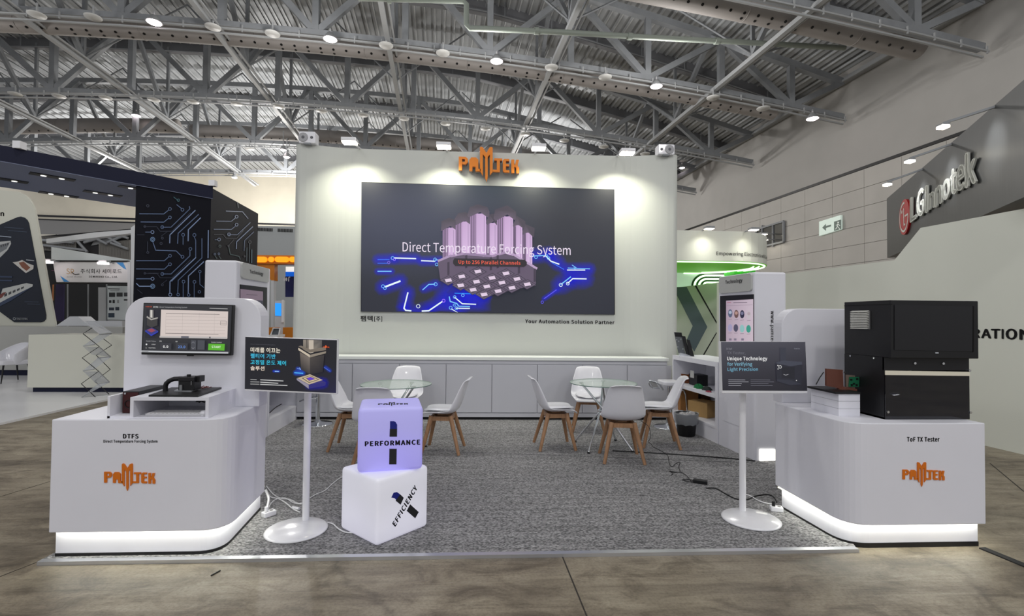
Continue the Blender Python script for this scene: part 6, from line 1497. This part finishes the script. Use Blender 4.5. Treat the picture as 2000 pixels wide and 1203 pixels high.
for x0, x1, y in ((40, 215, 295), (75, 245, 325), (225, 350, 968), (250, 365, 988)): pc.line([zn(x0, y), zn(x1, y+14 if x0 < 100 else y+3)], 1.0, (60, 72, 92))
pc.line([zn(-40, 372), zn(103, 385)], 1.6, (150, 160, 176)); pc.line([zn(240, 590), zn(310, 598)], 1.4, (176, 180, 186)); pc.line([zn(-60, 740), zn(110, 745)], 3.2, (38, 54, 84)); pc.line([zn(-60, 775), zn(110, 778)], 2.6, (38, 54, 84))
pc.word('TAESUNG', (zn(152, 1132), zn(253, 1132), zn(152, 1113)), (226, 230, 236), .04); pc.ring(*zn(133, 1122), 2.6, .6, (200, 206, 214))
pc.build('poster_print', MATS['print_paint'], t)
text('letter', 'n', fN, (zn(5, 195), zn(38, 195), zn(5, 160)), TEXTK, t, n=.003, bold=.03)
# lounge chair at the far left
pch = Zp(6, 748, pz); t = thing('armchair', 'white tub armchair with thin black legs at the left edge of the frame', 'chair', (pch.x-.05, pch.y+.2, pz), -.4)
rows = []
for s_ in range(9):
    a = -1.9+3.8*s_/8; hh = .82-.17*max(0, abs(a)-.6); rows.append([Vector((.30*math.sin(a)*1.0*k_, -.27*math.cos(a)*k_*-1, z_)) for k_, z_ in ((.82, .36), (.95, .5), (1.08, hh), (1.0, hh+.01))])
obj('tub', MB().sheet(rows), PLASTIC, t, world=False, solid=.03, sub=1, recalc=False)
obj('seat', MB().prism(rrect(-.26, -.3, .26, .25, .1), .38, .47), PLASTIC, t, world=False, bevel=.02)
for sx in (-1, 1):
    for sy in (-1, 1): obj('leg', MB().cyl((sx*.2, sy*.2, .39), (sx*.26, sy*.26, 0), .018, .011, 8), BLACK, t, world=False)
# folding literature rack
zf = lambda x, y: (x/4.297, 550+y/4.297)
PF = Zp(*zf(760, 972), pz); dF = PF.y
t = thing('literature_rack', 'folding zigzag literature rack with clear trays before the off-white counter', 'rack', PF)
f0 = Fr((0, dF, 0), (1, 0, 0)); f1_ = Fr((0, dF+.28, 0), (1, 0, 0))
Za = [(640+60, 300), (775, 388), (697, 437), (833, 545), (690, 640), (828, 752), (682, 857), (800, 968)]
Za = [(773, 388), (697, 437), (833, 545), (690, 640), (828, 752), (682, 857), (800, 968)]
Zb = [(870, 480), (938, 533), (808, 618), (925, 737), (795, 835), (915, 945)]
A_ = [f0.px(*zf(*p)) for p in Za]
Bk = [f1_.px(*zf(*p)) for p in Zb]
obj('front_arms', MB().tube(A_, .0075, 5), BLACK, t); obj('rear_arms', MB().tube(Bk, .0075, 5), BLACK, t)
ACR = mat('smoke_acrylic', (200, 204, 210), .1, alpha=.4)
Zc = [((700, 335), (800, 335), (942, 430), (835, 440)), ((697, 540), (795, 528), (935, 438), (832, 445)), ((700, 545), (770, 610), (930, 632), (835, 550)), ((697, 748), (790, 735), (930, 632), (820, 640)), ((700, 752), (800, 850), (918, 842), (830, 755)), ((685, 970), (760, 925), (918, 845), (820, 858))]
for k, q in enumerate(Zc):
    P = [f0.px(*zf(*q[0])), (f0 if k % 2 else f1_).px(*zf(*q[1])), f1_.px(*zf(*q[2])), (f1_ if k % 2 else f0).px(*zf(*q[3]))]
    obj('tray', MB().add(P, [(0, 1, 2, 3)]), ACR, t, solid=.004, recalc=False)
    obj('tray_edge', MB().tube([P[3], P[2]], .009, 5), STEELL, t)
    if k % 2: obj('tray_edge', MB().tube([P[0], P[1]], .009, 5), STEELL, t)
obj('foot_bar', MB().beam(f0.px(*zf(682, 972)), f1_.px(*zf(915, 948)), .02, .01), STEELL, t)

# far left small booth with the Korean sign
dS = 14.5; fS = Fr((0, dS, 0), (1, 0, 0)); zsb = lambda x, y: (100+x/6.0167, 440+y/6.015)
SW = mat('booth_white', (206, 208, 212), .5)
t = thing('shell_booth', 'small white system booth with a Korean name sign at the far left', 'booth', fS.px(180, 690))
wq([zsb(60, 1610), zsb(920, 1610), zsb(920, 690), zsb(60, 690)], -1.6, -1.5, 'back_wall', mat('booth_back', (186, 188, 190), .6), t, fS)
f_b = fS.off(-1.5)
for x in (198, 438, 655): wq([zsb(x-4, 1600), zsb(x+5, 1600), zsb(x+5, 690), zsb(x-4, 690)], 0, .03, 'wall_profile', STEEL, t, f_b)
wq([zsb(62, 668), zsb(905, 672), zsb(905, 432), zsb(20, 428)], -.08, 0, 'sign_panel', mat('sign_pale', (214, 215, 216), .4), t, fS)
for y0, y1 in ((410, 430), (670, 690)): wq([zsb(20, y1), zsb(905, y1+2), zsb(905, y0+4), zsb(20, y0)], -.06, .02, 'dark_rail', BLACK, t, fS)
for x0, x1 in ((905, 940), (945, 985)): wq([zsb(x0, 1672), zsb(x1, 1672), zsb(x1, 0 if x0 > 940 else 430), zsb(x0, 30 if x0 > 940 else 430)], -.1, .03, 'post', SW, t, fS)
text('company_name', '주식회사 세미로드', fS, (zsb(345, 565), zsb(830, 568), zsb(345, 512)), TEXTK, t, bold=.01)
text('company_name_latin', 'SEMIROAD Co., Ltd.', fS, (zsb(443, 618), zsb(782, 622), zsb(443, 590)), TEXTK, t, bold=.04)
text('monogram_caption', 'SEMI ROAD', fS, (zsb(183, 613), zsb(360, 613), zsb(183, 598)), mat('text_grey', (120, 118, 116), .5), t)
text('monogram', 'SR', fS, (zsb(180, 572), zsb(270, 580), zsb(180, 506)), mat('gold_print', (176, 138, 74), .4), t, bold=.0)
obj('monogram_swash', MB().tube([fS.px(*zsb(245, 555), .01), fS.px(*zsb(285, 580), .01), fS.px(*zsb(330, 572), .01)], .01, 5), BLACK, t)
SKY = mat('sky_blue_print', (58, 140, 206), .5)
wq([zsb(105, 592), zsb(215, 664), zsb(150, 664)], .001, .004, 'blue_corner', SKY, t, fS); wq([zsb(765, 436), zsb(845, 436), zsb(885, 520), zsb(850, 505)], .001, .004, 'blue_corner', SKY, t, fS)
pc = Pic(f_b.off(.04)); pc.poly([zsb(660, 1105), zsb(905, 1115), zsb(905, 715), zsb(660, 712)], (206, 214, 216))
for x0, y0, x1, y1, c in ((680, 790, 752, 842, (44, 46, 50)), (768, 790, 840, 838, (60, 62, 66)), (855, 790, 900, 835, (70, 72, 78)), (680, 880, 708, 912, (34, 34, 40)), (722, 875, 748, 915, (34, 34, 40)), (775, 875, 797, 915, (150, 152, 154)), (855, 868, 897, 885, (34, 34, 40)), (680, 965, 740, 1000, (52, 60, 74)), (755, 960, 800, 1000, (52, 60, 74)), (672, 1030, 745, 1082, (44, 60, 78))):
    a = zsb(x0, y0); b = zsb(x1, y1); pc.rect(a[0], a[1], b[0], b[1], c)
pc.line([zsb(670, 745), zsb(805, 748)], 1.6, (50, 52, 56)); pc.line([zsb(697, 768), zsb(800, 769)], .9, (110, 112, 116))
pc.build('product_poster', MATS['print_paint'], t)
wq([zsb(-60, 1120), zsb(45, 1130), zsb(60, 500), zsb(0, 425), zsb(-20, 425)], -.3, -.25, 'purple_banner', mat('purple_banner', (40, 30, 72), .5), t, fS)
pc = Pic(fS.off(-.24)); pc.line([zsb(25, 700), zsb(20, 880)], 3.2, (170, 110, 60)); pc.line([zsb(5, 530), zsb(48, 532)], 1.0, (120, 60, 100)); pc.build('banner_print', MATS['print_paint'], t)
for x, y, nm in ((100, 432, 'left'), (740, 445, 'right'), (762, 728, 'lower')):
    c = fS.px(*zsb(x, y), .35 if y < 500 else -1.2); tt = thing('clip_light', nm+' small white clip light on the Korean sign booth', 'lamp', c, 0, 'clip lights on the small booth')
    obj('lamp_head', MB().cbox(c, (.22, .16, .08)), STEELL, tt); obj('lens', MB().cbox(c-Vector((0, .05, .05)), (.22, .14, .05)), LAMPW, tt); obj('arm', MB().beam(c, c+Vector((0, .33, 0)), .03), STEEL, tt)
t = thing('slanted_frame', 'white slanted overhead frame above the Korean sign booth', 'frame', fS.px(180, 470, -.5))
wq([zsb(-170, 192), zsb(960, 60), zsb(960, 22), zsb(400, 62), zsb(-170, 140)], -.5, -.3, 'upper_beam', SW, t, fS)
wq([zsb(-110, 400), zsb(940, 425), zsb(940, 408), zsb(-110, 235)], -.5, -.3, 'lower_wedge', mat('wedge_white', (206, 212, 214), .5), t, fS)
t = thing('slatted_grille', 'dark slatted grille with diagonal pipes behind the slanted frame', 'grille', fS.px(180, 480, -3))
fg2 = fS.off(-3); wq([zsb(-170, 1560), zsb(960, 1560), zsb(960, 40), zsb(-170, 130)], -.1, 0, 'backing', mat('grille_dark', (28, 28, 30), .7), t, fg2)
mb = MB()
for k in range(24): x = -140+k*19; p_, q_ = fg2.px(*zsb(x, 300+x*.03), .05), fg2.px(*zsb(x, 135-x*.0), .05); mb.beam(p_, q_, .07, .05)
for k in range(20): x = 590+k*18; p_, q_ = fg2.px(*zsb(x, 410), .05), fg2.px(*zsb(x, 215-(x-590)*.12), .05); mb.beam(p_, q_, .06, .05)
props(obj('slats', mb, mat('slat_grey', (112, 110, 106), .7), t), kind='stuff')
for a_, b_ in (((-100, 180), (300, 210)), ((-60, 240), (440, 300)), ((310, 150), (465, 320)), ((430, 210), (840, 90)), ((480, 120), (700, 230)), ((620, 100), (860, 240)), ((700, 210), (940, 110)), ((760, 95), (940, 160)), ((740, 215), (940, 285)), ((400, 175), (640, 150))):
    obj('pipe', MB().cyl(fg2.px(*zsb(*a_), .15), fg2.px(*zsb(*b_), .15), .045, n=6), STEEL, t)
wq([zsb(480, 300-60), zsb(620, 215), zsb(860, 150), zsb(860, 90), zsb(560, 110)], .02, .04, 'pale_sheet', mat('sheet_grey', (132, 134, 136), .6), t, fg2)

# clutter on the low wall
t = thing('white_model', 'low white display model on top of the far counter', 'model', fS.px(140, 640, 1.5))
f_m = Fr((0, dW+.5, 0), (1, 0, 0)); qz = lambda x, y: (x/4.297, 550+y/4.297)
obj('model_body', qd(f_m, [qz(468, 372), qz(745, 372), qz(655, 292), qz(585, 292)], -.4, 0), SW, t)
obj('model_box', qd(f_m, [qz(745, 378), qz(1000, 378), qz(1000, 330), qz(700, 330)], -.4, -.1), SW, t)

# far booth between pillar and backdrop: orange lit header
dO = 15.5; fO = Fr((0, dO, 0), (1, 0, 0)); zo = lambda x, y: (495+x/5.0118, 430+y/5.0125)
t = thing('orange_booth', 'far booth with a lit orange header between the pillar and the backdrop', 'booth', fO.px(540, 660))
OR = mat('orange_panel', (196, 118, 24), .5); ORL = mat('orange_lit', (250, 170, 30), .5, emit=(255, 160, 20), es=.75)
wq([zo(0, 425), zo(400, 430), zo(400, 345), zo(0, 340)], -.4, 0, 'header', OR, t, fO)
for x0, x1 in ((-60, 138), (150, 206), (216, 352), (356, 420)): 
    Q = [fO.at(*zo(x0, 412)), fO.at(*zo(x1, 420)), fO.at(*zo(x1, 360))]; obj('lit_segment', MB().prism(rrect(Q[0][0], Q[0][1], Q[1][0], Q[2][1], .08), 0, .06, lambda a, b, c: fO.p(a, b, c)), ORL, t)
wq([zo(30, 470), zo(170, 590), zo(198, 590), zo(198, 425), zo(30, 425)], -.3, -.05, 'bracket', OR, t, fO)
wq([zo(168, 1412), zo(196, 1412), zo(196, 590), zo(168, 590)], -.2, -.02, 'post', SW, t, fO)
wq([zo(200, 480), zo(362, 480), zo(362, 425), zo(200, 425)], -1, -.9, 'white_header', mat('lit_white', (240, 240, 240), .5, emit=(255, 255, 250), es=.6), t, fO)
wq([zo(200, 532), zo(362, 532), zo(362, 478), zo(200, 478)], -.95, -.88, 'blue_band', mat('blue_lit', (20, 110, 230), .5, emit=(10, 100, 230), es=.5), t, fO)
wq([zo(200, 740), zo(362, 740), zo(362, 528), zo(200, 528)], -.95, -.86, 'navy_panel', mat('navy_lit', (22, 28, 88), .5), t, fO)
pc = Pic(fO.off(-.85)); pc.disc(*zo(302, 578), 1.8, 3.6, (235, 240, 250)); pc.disc(*zo(322, 578), 1.8, 3.6, (235, 240, 250)); pc.line([zo(345, 598), zo(346, 560), zo(358, 556)], 1.8, (235, 240, 250)); pc.build('mark', MATS['print_paint'], t)
wq([zo(362, 655), zo(386, 660), zo(386, 478), zo(362, 478)], -.8, -.7, 'dark_screen', mat('dark_navy', (24, 26, 46), .5), t, fO); wq([zo(362, 835), zo(390, 840), zo(390, 660), zo(362, 655)], -.8, -.7, 'side_panel', SW, t, fO)
wq([zo(200, 1360), zo(400, 1360), zo(400, 745), zo(200, 745)], -1.6, -1.5, 'back_wall', SW, t, fO)
for x0, y0, x1, y1, c in ((300, 800, 360, 840, 'dark_navy'), (300, 920, 360, 940, 'matt_black'), (320, 955, 360, 1000, 'matt_black')): wq([zo(x0, y1), zo(x1, y1), zo(x1, y0), zo(x0, y0)], -1.5, -1.4, 'shelf_gap', MATS[c], t, fO)
t = thing('touch_kiosk', 'white kiosk with a bright blue screen in the far booth', 'kiosk', fO.px(545, 660, .6)); f_k = fO.off(.5)
wq([zo(208, 1425), zo(292, 1425), zo(300, 785), zo(210, 790)], -.08, 0, 'cabinet', SW, t, f_k); wq([zo(215, 935), zo(272, 938), zo(272, 815), zo(215, 812)], 0, .02, 'screen', mat('blue_screen', (40, 150, 240), .4, emit=(40, 150, 245), es=.8), t, f_k)
wq([zo(280, 1000), zo(300, 1000), zo(300, 780), zo(284, 780)], 0, .05, 'frame_edge', STAND, t, f_k)
t = thing('orange_counter', 'orange counter box low in the far booth beside the backdrop', 'counter', fO.px(560, 660, 1)); wq([zo(288, 1445), zo(410, 1445), zo(410, 1052), zo(288, 1050)], -.4, 0, 'body', OR, t, fO.off(1.0)); 
t = thing('orange_counter', 'small orange counter piece right of the left panel in the far booth', 'counter', fO.px(528, 660, 1.2)); wq([zo(130, 1450), zo(200, 1450), zo(200, 1052), zo(130, 1050)], -.4, 0, 'body', OR, t, fO.off(1.2))
t = thing('office_chair', 'grey and white mesh chair seen in the far booth', 'chair', fO.px(538, 660, 1.8)); f_c = fO.off(1.8)
wq([zo(175, 1120), zo(240, 1125), zo(255, 1062), zo(200, 1060)], -.05, 0, 'backrest', mat('mesh_grey', (90, 96, 104), .6), t, f_c); obj('frame', MB().tube([f_c.px(*zo(*q), .02) for q in ((170, 1130), (198, 1058), (262, 1060), (250, 1130))], .02, 6), STAND, t); wq([zo(165, 1145), zo(250, 1145), zo(250, 1120), zo(165, 1122)], -.4, .1, 'seat', STAND, t, f_c)
sp_ = f_c.px(*zo(210, 1140), -.15); obj('stem', MB().cyl((sp_.x, sp_.y, .06), sp_, .04, n=8), STAND, t); obj('wheel_base', MB().lathe([(0, .07), (.25, .03), (.26, 0), (0, 0)], (sp_.x, sp_.y, 0), 12), STAND, t)
t = thing('mesh_panel', 'grey perforated cladding sheet with a louvre row above the orange header', 'panel', fO.px(540, 510, -6)); fq_ = fO.off(-6)
wq([zo(-20, 1275), zo(420, 1275), zo(420, 60), zo(-20, 55)], -.1, 0, 'sheet', mat('sheet_pale', (168, 172, 174), .6), t, fq_)
for k in range(24):
    x = 30+k*15
    if 190 < x < 240: continue
    wq([zo(x, 105+k*.6), zo(x+8, 105+k*.6), zo(x+8, 74+k*.6), zo(x, 74+k*.6)], 0, .03, 'louvre', MATS['grille_dark'], t, fq_)
